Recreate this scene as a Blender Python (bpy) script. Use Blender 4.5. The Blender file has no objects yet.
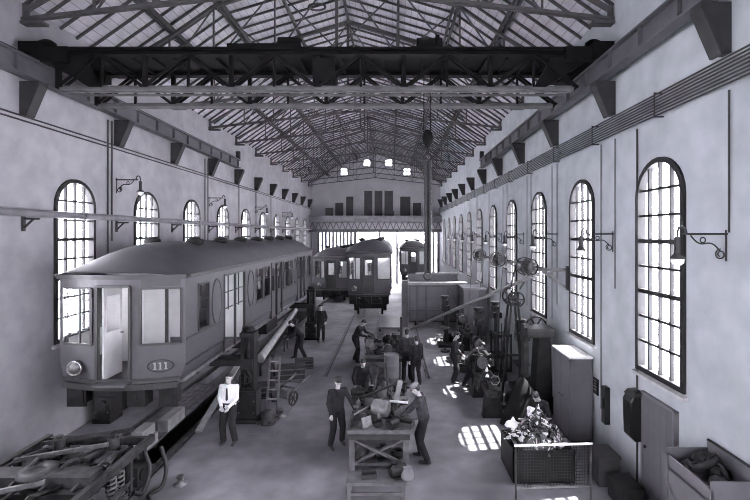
import bpy, math, random
from mathutils import Vector, Matrix
R = math.radians
PI = math.pi
rnd = random.Random(7)
SC = bpy.context.scene
COL = SC.collection
# ---------------------------------------------------------------- camera
FPX, VX, VY, HC = 430.0, 392.0, 234.0, 5.1
cam_d = bpy.data.cameras.new('camera')
cam_d.sensor_width = 36.0
cam_d.lens = FPX * 36.0 / 750.0
cam_d.shift_x = (375 - VX) / 750.0
cam_d.shift_y = (VY - 250) / 750.0
cam_d.clip_end = 400
cam = bpy.data.objects.new('camera', cam_d)
COL.objects.link(cam)
cam.location = (0, 0, HC)
cam.rotation_euler = (R(90), 0, 0)
SC.camera = cam

XL, XR, XC = -8.25, 4.95, -1.65
BAY = 3.25
YF, YB = -4.0, 44.3
WIN_Y = [7.95 + BAY * k for k in range(-3, 11)]
PIER_Y = [9.6 + BAY * k for k in range(-1, 11)]
ORD = ['nearest', 'second', 'third', 'fourth', 'fifth', 'sixth', 'seventh', 'eighth', 'ninth', 'tenth', 'eleventh',
       'twelfth', 'thirteenth', 'fourteenth', 'fifteenth']

# ---------------------------------------------------------------- materials
def new_mat(name):
    m = bpy.data.materials.new(name); m.use_nodes = True
    nt = m.node_tree; nt.nodes.clear()
    out = nt.nodes.new('ShaderNodeOutputMaterial')
    return m, nt, out

def mat(name, g, rough=.7, metal=0.0, scale=6.0, amt=.25, tint=(1, 1, 1), bump=0.0, spec=.4, scale2=None, amt2=0.0):
    m, nt, out = new_mat(name)
    N = nt.nodes.new; L = nt.links.new
    b = N('ShaderNodeBsdfPrincipled')
    b.inputs['Roughness'].default_value = rough
    b.inputs['Metallic'].default_value = metal
    b.inputs['Specular IOR Level'].default_value = spec
    tc = N('ShaderNodeTexCoord')
    nz = N('ShaderNodeTexNoise'); nz.inputs['Scale'].default_value = scale; nz.inputs['Detail'].default_value = 5
    L(tc.outputs['Object'], nz.inputs['Vector'])
    mr = N('ShaderNodeMapRange')
    mr.inputs['From Min'].default_value = .3; mr.inputs['From Max'].default_value = .7
    mr.inputs['To Min'].default_value = 1 - amt; mr.inputs['To Max'].default_value = 1 + amt
    L(nz.outputs['Fac'], mr.inputs['Value'])
    fac = mr.outputs['Result']
    if scale2:
        n2 = N('ShaderNodeTexNoise'); n2.inputs['Scale'].default_value = scale2; n2.inputs['Detail'].default_value = 3
        L(tc.outputs['Object'], n2.inputs['Vector'])
        m2 = N('ShaderNodeMapRange')
        m2.inputs['From Min'].default_value = .35; m2.inputs['From Max'].default_value = .65
        m2.inputs['To Min'].default_value = 1 - amt2; m2.inputs['To Max'].default_value = 1 + amt2
        L(n2.outputs['Fac'], m2.inputs['Value'])
        mm = N('ShaderNodeMath'); mm.operation = 'MULTIPLY'
        L(fac, mm.inputs[0]); L(m2.outputs['Result'], mm.inputs[1]); fac = mm.outputs[0]
    mx = N('ShaderNodeVectorMath'); mx.operation = 'SCALE'
    mx.inputs[0].default_value = (g * tint[0], g * tint[1], g * tint[2])
    L(fac, mx.inputs['Scale'])
    L(mx.outputs['Vector'], b.inputs['Base Color'])
    if bump:
        bp = N('ShaderNodeBump'); bp.inputs['Strength'].default_value = bump; bp.inputs['Distance'].default_value = .02
        L(nz.outputs['Fac'], bp.inputs['Height']); L(bp.outputs['Normal'], b.inputs['Normal'])
    L(b.outputs[0], out.inputs[0])
    m['bsdf'] = b.name
    return m

def line_overlay(m, axis, period, width, dark):
    """thin darker joints every `period` metres along an object axis"""
    nt = m.node_tree; N = nt.nodes.new; L = nt.links.new
    b = nt.nodes[m['bsdf']]
    src = b.inputs['Base Color'].links[0].from_socket
    tc = N('ShaderNodeTexCoord'); sp = N('ShaderNodeSeparateXYZ'); L(tc.outputs['Object'], sp.inputs[0])
    a = N('ShaderNodeMath'); a.operation = 'DIVIDE'; L(sp.outputs[axis], a.inputs[0]); a.inputs[1].default_value = period
    f = N('ShaderNodeMath'); f.operation = 'FRACT'; L(a.outputs[0], f.inputs[0])
    c = N('ShaderNodeMath'); c.operation = 'LESS_THAN'; L(f.outputs[0], c.inputs[0]); c.inputs[1].default_value = width / period
    mr = N('ShaderNodeMapRange'); L(c.outputs[0], mr.inputs['Value']); mr.inputs['To Min'].default_value = 1; mr.inputs['To Max'].default_value = dark
    s = N('ShaderNodeVectorMath'); s.operation = 'SCALE'; L(src, s.inputs[0]); L(mr.outputs['Result'], s.inputs['Scale'])
    L(s.outputs['Vector'], b.inputs['Base Color'])

def glass_mat(name, tr=.93, gl=.07):
    m, nt, out = new_mat(name)
    N = nt.nodes.new; L = nt.links.new
    t = N('ShaderNodeBsdfTransparent'); t.inputs[0].default_value = (tr, tr, tr, 1)
    g = N('ShaderNodeBsdfGlossy'); g.inputs['Roughness'].default_value = .05
    mx = N('ShaderNodeMixShader'); mx.inputs[0].default_value = gl
    L(t.outputs[0], mx.inputs[1]); L(g.outputs[0], mx.inputs[2]); L(mx.outputs[0], out.inputs[0])
    return m

M = {}
def build_materials():
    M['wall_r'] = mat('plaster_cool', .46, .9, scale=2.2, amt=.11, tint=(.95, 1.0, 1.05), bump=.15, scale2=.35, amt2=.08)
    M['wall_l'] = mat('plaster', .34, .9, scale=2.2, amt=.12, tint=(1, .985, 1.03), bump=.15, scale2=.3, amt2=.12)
    M['wall_b'] = mat('plaster_gable', .46, .9, scale=1.0, amt=.08, tint=(1, .985, 1.03))
    M['floor'] = mat('concrete_floor', .185, .65, scale=2.2, amt=.16, tint=(1, .98, 1.05), bump=.1, scale2=.45, amt2=.38, spec=.3)
    M['pit'] = mat('pit_concrete', .12, .9, scale=3)
    M['roof'] = mat('roof_boards', .55, .85, scale=3, amt=.15, tint=(1, .98, 1.05))
    line_overlay(M['roof'], 0, .22, .02, .55)
    M['rafter'] = mat('rafter_wood', .065, .8, scale=4)
    M['truss'] = mat('truss_iron', .075, .6, scale=4)
    M['crane'] = mat('crane_iron', .007, .6, scale=3, amt=.4, spec=.1)
    M['crane_mid'] = mat('crane_lattice_iron', .11, .6, scale=3, amt=.3, spec=.15)
    M['beam'] = mat('runway_paint', .095, .55, scale=2, amt=.2, tint=(1, .98, 1.06))
    M['bracket'] = mat('bracket_paint', .042, .65, scale=3, tint=(1, 1, 1.02), spec=.2)
    M['frame'] = mat('window_iron', .014, .7, scale=5, tint=(1, 1, 1.05))
    M['glass'] = glass_mat('window_glass')
    M['sill'] = mat('sill_stone', .5, .8)
    M['pipe'] = mat('grey_pipe', .17, .5, scale=3, tint=(1, .98, 1.04))
    M['dpipe'] = mat('dark_conduit', .03, .5, scale=3)
    M['car'] = mat('car_paint', .072, .40, scale=2.0, amt=.10, tint=(1, .98, 1.06), spec=.5, scale2=9, amt2=.04)
    M['car_dark'] = mat('car_trim_paint', .04, .4, scale=3, amt=.15)
    M['car_roof'] = mat('car_roof_canvas', .07, .6, scale=2.5, amt=.12, tint=(1, .98, 1.05), scale2=.8, amt2=.08)
    M['car_in'] = mat('car_interior_paint', .80, .6, scale=2, amt=.1)
    M['car_glass'] = glass_mat('car_glass', .96, .05)
    M['under'] = mat('underframe_iron', .018, .6, scale=4, amt=.4, spec=.2)
    M['iron'] = mat('worn_iron', .045, .5, metal=.3, scale=6, amt=.6, spec=.3)
    M['iron_d'] = mat('dark_iron', .016, .5, scale=6, amt=.5, spec=.3)
    M['iron_l'] = mat('pale_worked_iron', .16, .4, metal=.4, scale=8, amt=.4)
    M['chrome'] = mat('polished_metal', .5, .25, metal=.8, scale=3, amt=.05)
    M['cream'] = mat('pale_lettering', .32, .6, scale=3, amt=.05)
    M['wood'] = mat('bench_wood', .11, .75, scale=5, amt=.35, tint=(1, .98, 1.02))
    M['wood_l'] = mat('pale_wood', .28, .7, scale=5, amt=.25)
    M['wood_d'] = mat('dark_wood', .035, .7, scale=5, amt=.3)
    M['cab'] = mat('cabinet_paint', .13, .5, scale=2, amt=.12, tint=(1, .98, 1.05))
    M['cab_sunlit'] = mat('cabinet_top_sunlit', .80, .5, scale=3, amt=.05)  # sunlight on the cabinet top, put into a near-white base colour
    M['white'] = mat('white_cloth', .85, .85, scale=8, amt=.05)
    M['paper'] = mat('white_scrap', .80, .8, scale=6, amt=.1)
    M['skin'] = mat('skin', .42, .6, scale=12, amt=.06, tint=(1.02, .98, .98))
    M['hair'] = mat('dark_hair', .03, .6, scale=20, amt=.3)
    M['shirt_w'] = mat('white_shirt', .82, .85, scale=10, amt=.05)
    M['over_d'] = mat('dark_overalls', .024, .9, scale=9, amt=.3, tint=(1, .98, 1.06), spec=.1)
    M['over_m'] = mat('grey_overalls', .045, .9, scale=9, amt=.3, tint=(1, .98, 1.06), spec=.1)
    M['trous'] = mat('dark_trousers', .028, .9, scale=9, amt=.2, spec=.1)
    M['shoe'] = mat('shoe_leather', .02, .5, scale=9, amt=.2)
    M['tarp'] = mat('dark_tarpaulin', .014, .85, scale=3, amt=.3, bump=.3, spec=.1)
    M['opal'] = mat('opal_glass', .85, .25, scale=3, amt=.02)
    M['black'] = mat('black_enamel', .012, .35, scale=3, amt=.2)
    M['shutter'] = mat('dark_gallery_panel', .06, .7, scale=3, amt=.2)

# ---------------------------------------------------------------- mesh builder
class MB:
    def __init__(s):
        s.v = []; s.f = []; s.sm = []; s.mi = []; s.M = Matrix.Identity(4); s.cur = 0
    def add(s, vs, fs, smooth=False):
        o = len(s.v)
        s.v += [tuple(s.M @ Vector(p)) for p in vs]
        for f in fs:
            s.f.append([i + o for i in f]); s.sm.append(smooth); s.mi.append(s.cur)
        return s
    def box(s, c, d, rot=None):
        x, y, z = d[0] / 2, d[1] / 2, d[2] / 2
        vs = [Vector((i * x, j * y, k * z)) for k in (-1, 1) for j in (-1, 1) for i in (-1, 1)]
        if rot is not None:
            vs = [rot @ p for p in vs]
        vs = [p + Vector(c) for p in vs]
        return s.add(vs, [(0, 2, 3, 1), (4, 5, 7, 6), (0, 1, 5, 4), (2, 6, 7, 3), (0, 4, 6, 2), (1, 3, 7, 5)])
    def b(s, x0, x1, y0, y1, z0, z1):
        return s.box(((x0 + x1) / 2, (y0 + y1) / 2, (z0 + z1) / 2), (abs(x1 - x0), abs(y1 - y0), abs(z1 - z0)))
    def bar(s, p, q, w, h=None, up=(0, 0, 1)):
        p = Vector(p); q = Vector(q); d = q - p
        if d.length < 1e-6: return s
        h = h or w
        t = d.normalized(); u = Vector(up)
        if abs(t.dot(u)) > .98: u = Vector((0, 1, 0)) if abs(t.y) < .9 else Vector((1, 0, 0))
        a = t.cross(u).normalized(); c = a.cross(t)
        vs = []
        for e in (p, q):
            for i, j in ((-1, -1), (1, -1), (1, 1), (-1, 1)):
                vs.append(e + a * (i * w / 2) + c * (j * h / 2))
        return s.add(vs, [(3, 2, 1, 0), (4, 5, 6, 7), (0, 1, 5, 4), (1, 2, 6, 5), (2, 3, 7, 6), (3, 0, 4, 7)])
    def cyl(s, p, q, r, r2=None, n=12, caps=True):
        p = Vector(p); q = Vector(q); r2 = r if r2 is None else r2
        t = (q - p).normalized()
        u = Vector((0, 0, 1)) if abs(t.z) < .9 else Vector((1, 0, 0))
        a = t.cross(u).normalized(); c = t.cross(a)
        vs = []
        for e, rr in ((p, r), (q, r2)):
            for i in range(n):
                g = 2 * PI * i / n
                vs.append(e + a * (rr * math.cos(g)) + c * (rr * math.sin(g)))
        s.add(vs, [(i, (i + 1) % n, n + (i + 1) % n, n + i) for i in range(n)], True)
        if caps:
            s.add(vs[:n], [tuple(range(n - 1, -1, -1))]); s.add(vs[n:], [tuple(range(n))])
        return s
    def tube(s, pts, r, n=6, closed=False):
        pts = [Vector(p) for p in pts]; m = len(pts)
        vs = []; prev = None
        for i, p in enumerate(pts):
            if closed: t = pts[(i + 1) % m] - pts[i - 1]
            else: t = pts[min(i + 1, m - 1)] - pts[max(i - 1, 0)]
            t = t.normalized() if t.length > 0 else Vector((0, 0, 1))
            if prev is None:
                u = Vector((0, 0, 1)) if abs(t.z) < .9 else Vector((1, 0, 0))
                a = t.cross(u).normalized()
            else:
                a = (prev - t * prev.dot(t)).normalized()
            prev = a; c = t.cross(a)
            rr = r[i] if isinstance(r, (list, tuple)) else r
            for k in range(n):
                g = 2 * PI * k / n
                vs.append(p + a * (rr * math.cos(g)) + c * (rr * math.sin(g)))
        fs = []
        for i in range(m if closed else m - 1):
            j = (i + 1) % m
            for k in range(n):
                fs.append((i * n + k, i * n + (k + 1) % n, j * n + (k + 1) % n, j * n + k))
        s.add(vs, fs, True)
        if not closed:
            s.add(vs[:n], [tuple(range(n - 1, -1, -1))]); s.add(vs[-n:], [tuple(range(n))])
        return s
    def ring(s, c, axis, r, t, n=16, k=6):
        c = Vector(c); ax = Vector(axis).normalized()
        u = Vector((0, 0, 1)) if abs(ax.z) < .9 else Vector((1, 0, 0))
        a = ax.cross(u).normalized(); d = ax.cross(a)
        return s.tube([c + a * (r * math.cos(2 * PI * i / n)) + d * (r * math.sin(2 * PI * i / n)) for i in range(n)], t, k, True)
    def lathe(s, prof, c=(0, 0, 0), n=16, axis='z'):
        vs = []; m = len(prof)
        for r, z in prof:
            for i in range(n):
                g = 2 * PI * i / n
                p = (r * math.cos(g), r * math.sin(g), z)
                if axis == 'x': p = (p[2], p[0], p[1])
                if axis == 'y': p = (p[0], p[2], p[1])
                vs.append((p[0] + c[0], p[1] + c[1], p[2] + c[2]))
        fs = [(i * n + k, i * n + (k + 1) % n, (i + 1) * n + (k + 1) % n, (i + 1) * n + k) for i in range(m - 1) for k in range(n)]
        if abs(prof[0][0] - prof[-1][0]) < 1e-6 and prof[0][0] > .12:
            fs += [((m - 1) * n + k, (m - 1) * n + (k + 1) % n, (k + 1) % n, k) for k in range(n)]
            return s.add(vs, fs, True)
        s.add(vs, fs, True)
        s.add(vs[:n], [tuple(range(n - 1, -1, -1))]); s.add(vs[-n:], [tuple(range(n))])
        return s
    def ball(s, c, r, n=12, m=8):
        if not isinstance(r, (tuple, list)): r = (r, r, r)
        vs = [(c[0], c[1], c[2] - r[2])]
        for j in range(1, m):
            th = PI * j / m - PI / 2
            for i in range(n):
                g = 2 * PI * i / n
                vs.append((c[0] + r[0] * math.cos(th) * math.cos(g), c[1] + r[1] * math.cos(th) * math.sin(g), c[2] + r[2] * math.sin(th)))
        vs.append((c[0], c[1], c[2] + r[2])); T = len(vs) - 1
        fs = [(0, 1 + (i + 1) % n, 1 + i) for i in range(n)]
        for j in range(m - 2):
            for i in range(n):
                a = 1 + j * n + i; b_ = 1 + j * n + (i + 1) % n
                fs.append((a, b_, b_ + n, a + n))
        o = 1 + (m - 2) * n
        fs += [(o + i, o + (i + 1) % n, T) for i in range(n)]
        return s.add(vs, fs, True)
    def prism(s, poly, d, origin=(0, 0, 0), ex=(1, 0, 0), ey=(0, 0, 1)):
        ex = Vector(ex); ey = Vector(ey); o = Vector(origin); d = Vector(d); n = len(poly)
        a = [o + ex * p[0] + ey * p[1] for p in poly]; c = [p + d for p in a]
        return s.add(a + c, [tuple(range(n - 1, -1, -1)), tuple(range(n, 2 * n))] + [(i, (i + 1) % n, n + (i + 1) % n, n + i) for i in range(n)])
    def quad(s, a, b_, c, d):
        return s.add([a, b_, c, d], [(0, 1, 2, 3)])
    def mesh(s, name):
        me = bpy.data.meshes.new(name); me.from_pydata(s.v, [], s.f)
        me.polygons.foreach_set('use_smooth', s.sm)
        me.polygons.foreach_set('material_index', s.mi)
        me.update()
        return me
    def build(s, name, m, parent=None, loc=None, bevel=0.0, fix=True):
        me = s.mesh(name)
        if fix:
            import bmesh
            bm = bmesh.new(); bm.from_mesh(me); bmesh.ops.recalc_face_normals(bm, faces=bm.faces); bm.to_mesh(me); bm.free()
        for k in (m if isinstance(m, (list, tuple)) else [m]):
            me.materials.append(k)
        o = bpy.data.objects.new(name, me); COL.objects.link(o)
        if parent is not None: o.parent = parent
        if loc is not None: o.location = loc
        if bevel:
            md = o.modifiers.new('bevel', 'BEVEL'); md.width = bevel; md.segments = 2; md.limit_method = 'ANGLE'; md.angle_limit = R(50)
        return o

def tag(o, label=None, cat=None, group=None, kind=None):
    if label: o['label'] = label
    if cat: o['category'] = cat
    if group: o['group'] = group
    if kind: o['kind'] = kind
    return o
def empty(name, loc=(0, 0, 0), rz=0.0):
    o = bpy.data.objects.new(name, None); COL.objects.link(o)
    o.empty_display_size = .1
    o.location = loc; o.rotation_euler = (0, 0, rz); return o
def thing(name, label, cat, loc=(0, 0, 0), rz=0.0, group=None):
    return tag(empty(name, loc, rz), label, cat, group)
def kids(o):
    return [c for c in KIDS.get(o.name, [])]
def copy_tree(o, parent=None):
    c = o.copy(); COL.objects.link(c)
    if parent is not None: c.parent = parent
    for ch in o.children: copy_tree(ch, c)
    return c
def dup(o, loc, rz=0.0, label=None, group=None, scale=None):
    c = copy_tree(o)
    c.location = loc; c.rotation_euler = (0, 0, rz)
    if label: c['label'] = label
    if group: c['group'] = group
    if scale: c.scale = scale
    return c
def struct(o, label=None):
    o['kind'] = 'structure'
    if label: o['label'] = label
    return o
def PW(x, y, d):
    return Vector(((x - VX) / FPX * d, d, HC + (VY - y) / FPX * d))
def FL(x, y):
    return PW(x, y, FPX * HC / (y - VY))
WZB, WZS, WHW = 2.42, 5.80, 0.70          # window sill, spring, half width
EAVE_Z, KNEE_Z, RIDGE_Z, KNEE = 10.1, 12.15, 13.25, 3.68
HALF = (XR - XL) / 2

def arch_pts(hw, zs, n=14):
    return [(-hw * math.cos(PI * i / n), zs + hw * math.sin(PI * i / n)) for i in range(n + 1)]

def side_wall(name, X, out, m):
    mb = MB(); zt = 10.45; th = .20
    def q(y0, y1, z0, z1): mb.quad((X, y0, z0), (X, y1, z0), (X, y1, z1), (X, y0, z1))
    prev = YF
    for yc in WIN_Y:
        a, b_ = yc - WHW, yc + WHW
        q(prev, a, -.4, zt); q(a, b_, -.4, WZB)
        ar = arch_pts(WHW, WZS)
        for i in range(len(ar) - 1):
            p, r = ar[i], ar[i + 1]
            mb.quad((X, yc + p[0], p[1]), (X, yc + r[0], r[1]), (X, yc + r[0], zt), (X, yc + p[0], zt))
        per = [(-WHW, WZB)] + ar + [(WHW, WZB)]
        for i in range(len(per)):
            p, r = per[i], per[(i + 1) % len(per)]
            mb.quad((X, yc + p[0], p[1]), (X, yc + r[0], r[1]), (X + out * th, yc + r[0], r[1]), (X + out * th, yc + p[0], p[1]))
        prev = b_
    q(prev, YB + .3, -.4, zt)
    o = mb.build(name, m, fix=False)
    return struct(o, 'long %s plaster wall with arched windows' % ('left' if out < 0 else 'right'))

def build_shell():
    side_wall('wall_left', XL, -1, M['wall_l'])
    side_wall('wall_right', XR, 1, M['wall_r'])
    # floor with two inspection pits
    fl = MB()
    pits = [(-6.62, -5.13, 9.55, 30.0), (-2.28, -.82, 26.0, 43.0)]
    def slab(x0, x1, y0, y1): fl.b(x0, x1, y0, y1, -.3, 0)
    slab(XL - .2, -6.62, YF, YB + 25)
    slab(-6.62, -5.13, YF, 9.55); slab(-6.62, -5.13, 30, YB + 25)
    slab(-5.13, -2.28, YF, YB + 25)
    slab(-2.28, -.82, YF, 26); slab(-2.28, -.82, 43, YB + 25)
    slab(-.82, XR + .2, YF, YB + 25)
    struct(fl.build('floor', M['floor']), 'grey concrete workshop floor')
    for n, (x0, x1, y0, y1) in enumerate(pits):
        p = MB(); z = -1.3
        p.quad((x0, y0, z), (x1, y0, z), (x1, y1, z), (x0, y1, z))
        p.quad((x0, y0, z), (x0, y1, z), (x0, y1, -.3), (x0, y0, -.3)); p.quad((x1, y0, z), (x1, y1, z), (x1, y1, -.3), (x1, y0, -.3))
        p.quad((x0, y0, z), (x1, y0, z), (x1, y0, -.3), (x0, y0, -.3)); p.quad((x0, y1, z), (x1, y1, z), (x1, y1, -.3), (x0, y1, -.3))
        struct(p.build('floor_pit', M['pit'], fix=False), ['inspection pit under the lifted car on the left', 'inspection pit in front of the car on the middle track'][n])
    # ceiling
    c = MB(); off = .16
    prof = [(-HALF - .15, EAVE_Z - .11), (-KNEE, KNEE_Z), (0, RIDGE_Z), (KNEE, KNEE_Z), (HALF + .15, EAVE_Z - .11)]
    for i in range(4):
        p, r = prof[i], prof[i + 1]
        c.quad((XC + p[0], YF, p[1] + off), (XC + r[0], YF, r[1] + off), (XC + r[0], YB + .3, r[1] + off), (XC + p[0], YB + .3, p[1] + off))
    struct(c.build('ceiling', M['roof'], fix=False), 'boarded underside of the pitched roof')

def window_meshes():
    fr = MB(); D = .07
    # local: u along wall = y, z up, x = 0 wall face, room towards -x
    outer = [(-WHW - .02, WZB - .02)] + [(p[0], p[1]) for p in arch_pts(WHW + .02, WZS)] + [(WHW + .02, WZB - .02)]
    inner = [(-WHW + .075, WZB + .075)] + [(p[0], p[1]) for p in arch_pts(WHW - .075, WZS)] + [(WHW - .075, WZB + .075)]
    n = len(outer); x0, x1 = -.05, .10
    for i in range(n):
        j = (i + 1) % n
        a, b_, c, d = outer[i], outer[j], inner[j], inner[i]
        fr.quad((x0, a[0], a[1]), (x0, b_[0], b_[1]), (x0, c[0], c[1]), (x0, d[0], d[1]))
        fr.quad((x1, a[0], a[1]), (x1, b_[0], b_[1]), (x1, c[0], c[1]), (x1, d[0], d[1]))
        fr.quad((x0, d[0], d[1]), (x0, c[0], c[1]), (x1, c[0], c[1]), (x1, d[0], d[1]))
        fr.quad((x0, a[0], a[1]), (x0, b_[0], b_[1]), (x1, b_[0], b_[1]), (x1, a[0], a[1]))
    bars = MB(); hw = WHW - .06
    for u in (-hw / 2, 0, hw / 2):
        zt = WZS + math.sqrt(hw * hw - u * u)
        bars.b(-.02, .045, u - .02, u + .02, WZB + .05, zt)
    apex = WZS + WHW
    for k, dz in enumerate((.56, 1.05, 1.54, 2.03, 2.52, 3.01, 3.50)):
        z = apex - dz; w = hw if z < WZS else math.sqrt(max(.01, hw * hw - (z - WZS) ** 2))
        t = .040 if k in (2, 4) else .022
        bars.b(-.03 if k in (2, 4) else -.02, .045, -w, w, z - t, z + t)
    pn = MB()
    pts = [(-hw, WZB + .05)] + arch_pts(hw, WZS) + [(hw, WZB + .05)]
    pn.prism(pts, (.008, 0, 0), origin=(.03, 0, 0), ex=(0, 1, 0), ey=(0, 0, 1))
    si = MB()
    si.prism([(.19, WZB + .02), (-.09, WZB - .07), (-.09, WZB - .12), (.19, WZB - .12)], (0, 1.56, 0), origin=(0, -.78, 0), ex=(1, 0, 0), ey=(0, 0, 1))
    return fr, bars, pn, si

def build_windows():
    fr, bars, pn, si = window_meshes()
    proto = None; n = 0
    for side, X, rz in (('right', XR, 0.0), ('left', XL, PI)):
        for k, y in enumerate(WIN_Y):
            n += 1
            nm = 'window_%d' % n
            if proto is None:
                proto = empty(nm, (X, y, 0), rz)
                fr.build('window_frame', M['frame'], proto, fix=True)
                bars.build('glazing_bars', M['frame'], proto)
                pn.build('window_pane', M['glass'], proto)
                si.build('window_sill', M['sill'], proto)
                o = proto
            else:
                o = dup(proto, (X, y, 0), rz); o.name = nm
            struct(o, 'arched iron window in the %s wall, %s from the front end' % (side, ORD[k]))

def build_end_walls():
    # back gable with gates, gable lights and a glazed screen
    y = YB; mb = MB(); th = .3
    holes = [(-3.62, -1.42, 0, 5.28), (-1.16, .40, 0, 5.28), (.62, 3.45, 0, 5.28),
             (-7.55, -3.85, 1.1, 5.28), (3.75, 4.75, 1.1, 5.28),
             (-5.28, -4.60, 11.15, 11.85), (-2.92, -2.24, 12.1, 12.78), (-.66, .02, 12.1, 12.78), (1.20, 1.88, 11.15, 11.85)]
    xs = sorted(set([XL - .2, XR + .2] + [h[i] for h in holes for i in (0, 1)] + [XC - KNEE, XC, XC + KNEE]))
    def roofz(x):
        d = abs(x - XC)
        return (RIDGE_Z - (RIDGE_Z - KNEE_Z) * d / KNEE if d < KNEE else KNEE_Z - (KNEE_Z - EAVE_Z) * (d - KNEE) / (HALF - KNEE)) + .18
    for i in range(len(xs) - 1):
        a, b_ = xs[i], xs[i + 1]; m = (a + b_) / 2
        hs = sorted([(h[2], h[3]) for h in holes if h[0] < m < h[1]])
        z = -.4
        for z0, z1 in hs:
            if z0 > z: mb.quad((a, y, z), (b_, y, z), (b_, y, z0), (a, y, z0))
            z = z1
        mb.quad((a, y, z), (b_, y, z), (b_, y, roofz(b_)), (a, y, roofz(a)))
    for x0, x1, z0, z1 in holes:
        for p, q in (((x0, z0), (x0, z1)), ((x1, z0), (x1, z1)), ((x0, z1), (x1, z1)), ((x0, z0), (x1, z0))):
            mb.quad((p[0], y, p[1]), (q[0], y, q[1]), (q[0], y + th, q[1]), (p[0], y + th, p[1]))
    # stepped plaster mouldings on the gable
    for x0, x1, z, h in ((-8.2, -4.0, 10.72, .18), (.9, 4.9, 10.72, .18), (-3.4, .3, 10.35, .12), (-3.9, .8, 10.9, .1), (-3.4, .3, 11.6, .1)):
        mb.b(x0, x1, y - .12, y, z, z + h)
    for x in (-3.75, -3.35, .2, .75):
        mb.b(x - .09, x + .09, y - .12, y, 6.95, 10.9)
    mb.b(-1.28 - .1, -1.28 + .1, y - .05, y + .1, 0, 5.28); mb.b(.41, .61, y - .05, y + .1, 0, 5.28)
    struct(mb.build('wall_back', M['wall_b'], fix=False), 'far gable wall above the open gates')
    n = 100
    for x0, x1, z0, z1 in holes[5:]:
        w = empty('window_%d' % n, ((x0 + x1) / 2, y, (z0 + z1) / 2)); n += 1
        struct(w, 'small square gable light high on the far wall, %s from the left' % ORD[n - 101].replace('nearest', 'first'))
        f = MB(); a = (x1 - x0) / 2
        for s_ in (-1, 1):
            f.b(s_ * a - .03, s_ * a + .03, -.04, .06, -a, a); f.b(-a, a, -.04, .06, s_ * a - .03, s_ * a + .03)
        f.b(-.02, .02, 0, .04, -a, a); f.b(-a, a, 0, .04, -.02, .02)
        f.build('window_frame', M['frame'], w)
        MB().b(-a, a, .02, .03, -a, a).build('window_pane', M['glass'], w)
    for x0, x1, z0, z1 in holes[3:5]:
        w = empty('window_%d' % n, ((x0 + x1) / 2, y, 0)); n += 1
        struct(w, 'tall glazed screen beside the %s gate' % ('left' if x0 < 0 else 'right'))
        f = MB(); a = (x1 - x0) / 2; k = int((x1 - x0) / .37)
        for i in range(k + 1):
            x = -a + 2 * a * i / k
            f.b(x - .12, x + .12, -.03, .08, z0, z1)
        for z in (z0 + .05, z1 - .05, 2.5, 3.9): f.b(-a, a, -.02, .07, z - .04, z + .04)
        f.build('window_frame', M['pipe'], w)
        MB().b(-a, a, .02, .03, z0, z1).build('window_pane', M['glass'], w)
    # the dark blank openings above the gallery
    sp = [(-5.84, -5.0, 6.9, 8.3), (-4.72, -3.98, 6.9, 8.95), (-2.86, -2.02, 6.9, 9.55), (-1.8, -.98, 6.9, 9.55), (-.78, .1, 6.9, 9.55), (.82, 1.9, 6.9, 8.95), (2.15, 3.0, 6.9, 8.3)]
    for i, (x0, x1, z0, z1) in enumerate(sp):
        d = empty('door_%d' % (i + 1), ((x0 + x1) / 2, y, z0))
        struct(d, 'dark panel opening above the gallery, %s from the left' % ORD[i].replace('nearest', 'first'))
        w = (x1 - x0) / 2; f = MB()
        f.b(-w - .08, -w, -.10, 0, 0, z1 - z0); f.b(w, w + .08, -.10, 0, 0, z1 - z0); f.b(-w - .08, w + .08, -.10, 0, z1 - z0, z1 - z0 + .08)
        f.build('door_frame', M['sill'], d)
        l = MB(); l.b(-w, w, -.05, 0, 0, z1 - z0); l.b(-.02, .02, -.07, -.05, 0, z1 - z0); l.b(-w, w, -.07, -.05, (z1 - z0) * .45, (z1 - z0) * .45 + .05)
        l.build('door_leaf', M['shutter'], d)
    # gallery across the far end
    g = thing('gallery', 'long gallery bridging the hall in front of the far gable wall', 'gallery', (0, YB - 1.6, 0))
    MB().b(XL + .02, XR - .02, 0, 1.55, 6.28, 6.42).build('gallery_floor', M['pipe'], g)
    MB().b(XL + .02, XR - .02, -.1, 0, 6.42, 6.92).build('parapet', M['pipe'], g)
    lo = MB(); lo.b(XL + .02, XR - .02, -.12, .02, 5.3, 5.58)
    lo.build('lower_girder', M['beam'], g)
    we = MB()
    k = 22; w = (XR - XL - .1) / k
    for i in range(k):
        x = XL + .05 + i * w
        we.bar((x, -.05, 5.55), (x + w / 2, -.05, 6.3), .07); we.bar((x + w / 2, -.05, 6.3), (x + w, -.05, 5.55), .07)
    we.build('girder_web', M['beam'], g)
    for x, w_, h, lb in ((-6.35, .7, 1.25, 'dark crate standing on the left part of the far gallery'), (-.45, .5, 1.1, 'dark crate before the middle openings of the far gallery'), (.05, .3, .95, 'narrow dark box right of the crate on the far gallery'), (1.2, .45, 1.0, 'dark box on the right part of the far gallery')):
        c = thing('crate', lb, 'crate', (x, YB - .8, 6.42), 0, 'crates on the far gallery')
        MB().b(-w_ / 2, w_ / 2, -.2, .2, 0, h).build('box', M['shutter'], c)
        MB().b(-w_ / 2 - .03, w_ / 2 + .03, -.23, .23, h, h + .06).build('lid', M['shutter'], c)
    # near end wall, behind the photographer, with glazed openings
    f = MB(); y = YF
    op = [(-6.9, -5.0, 1.6, 5.4), (-2.6, -.7, 1.6, 5.4), (1.6, 3.5, 1.6, 5.4)]
    xs = [XL - .2] + [v for o in op for v in o[:2]] + [XR + .2]
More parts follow.
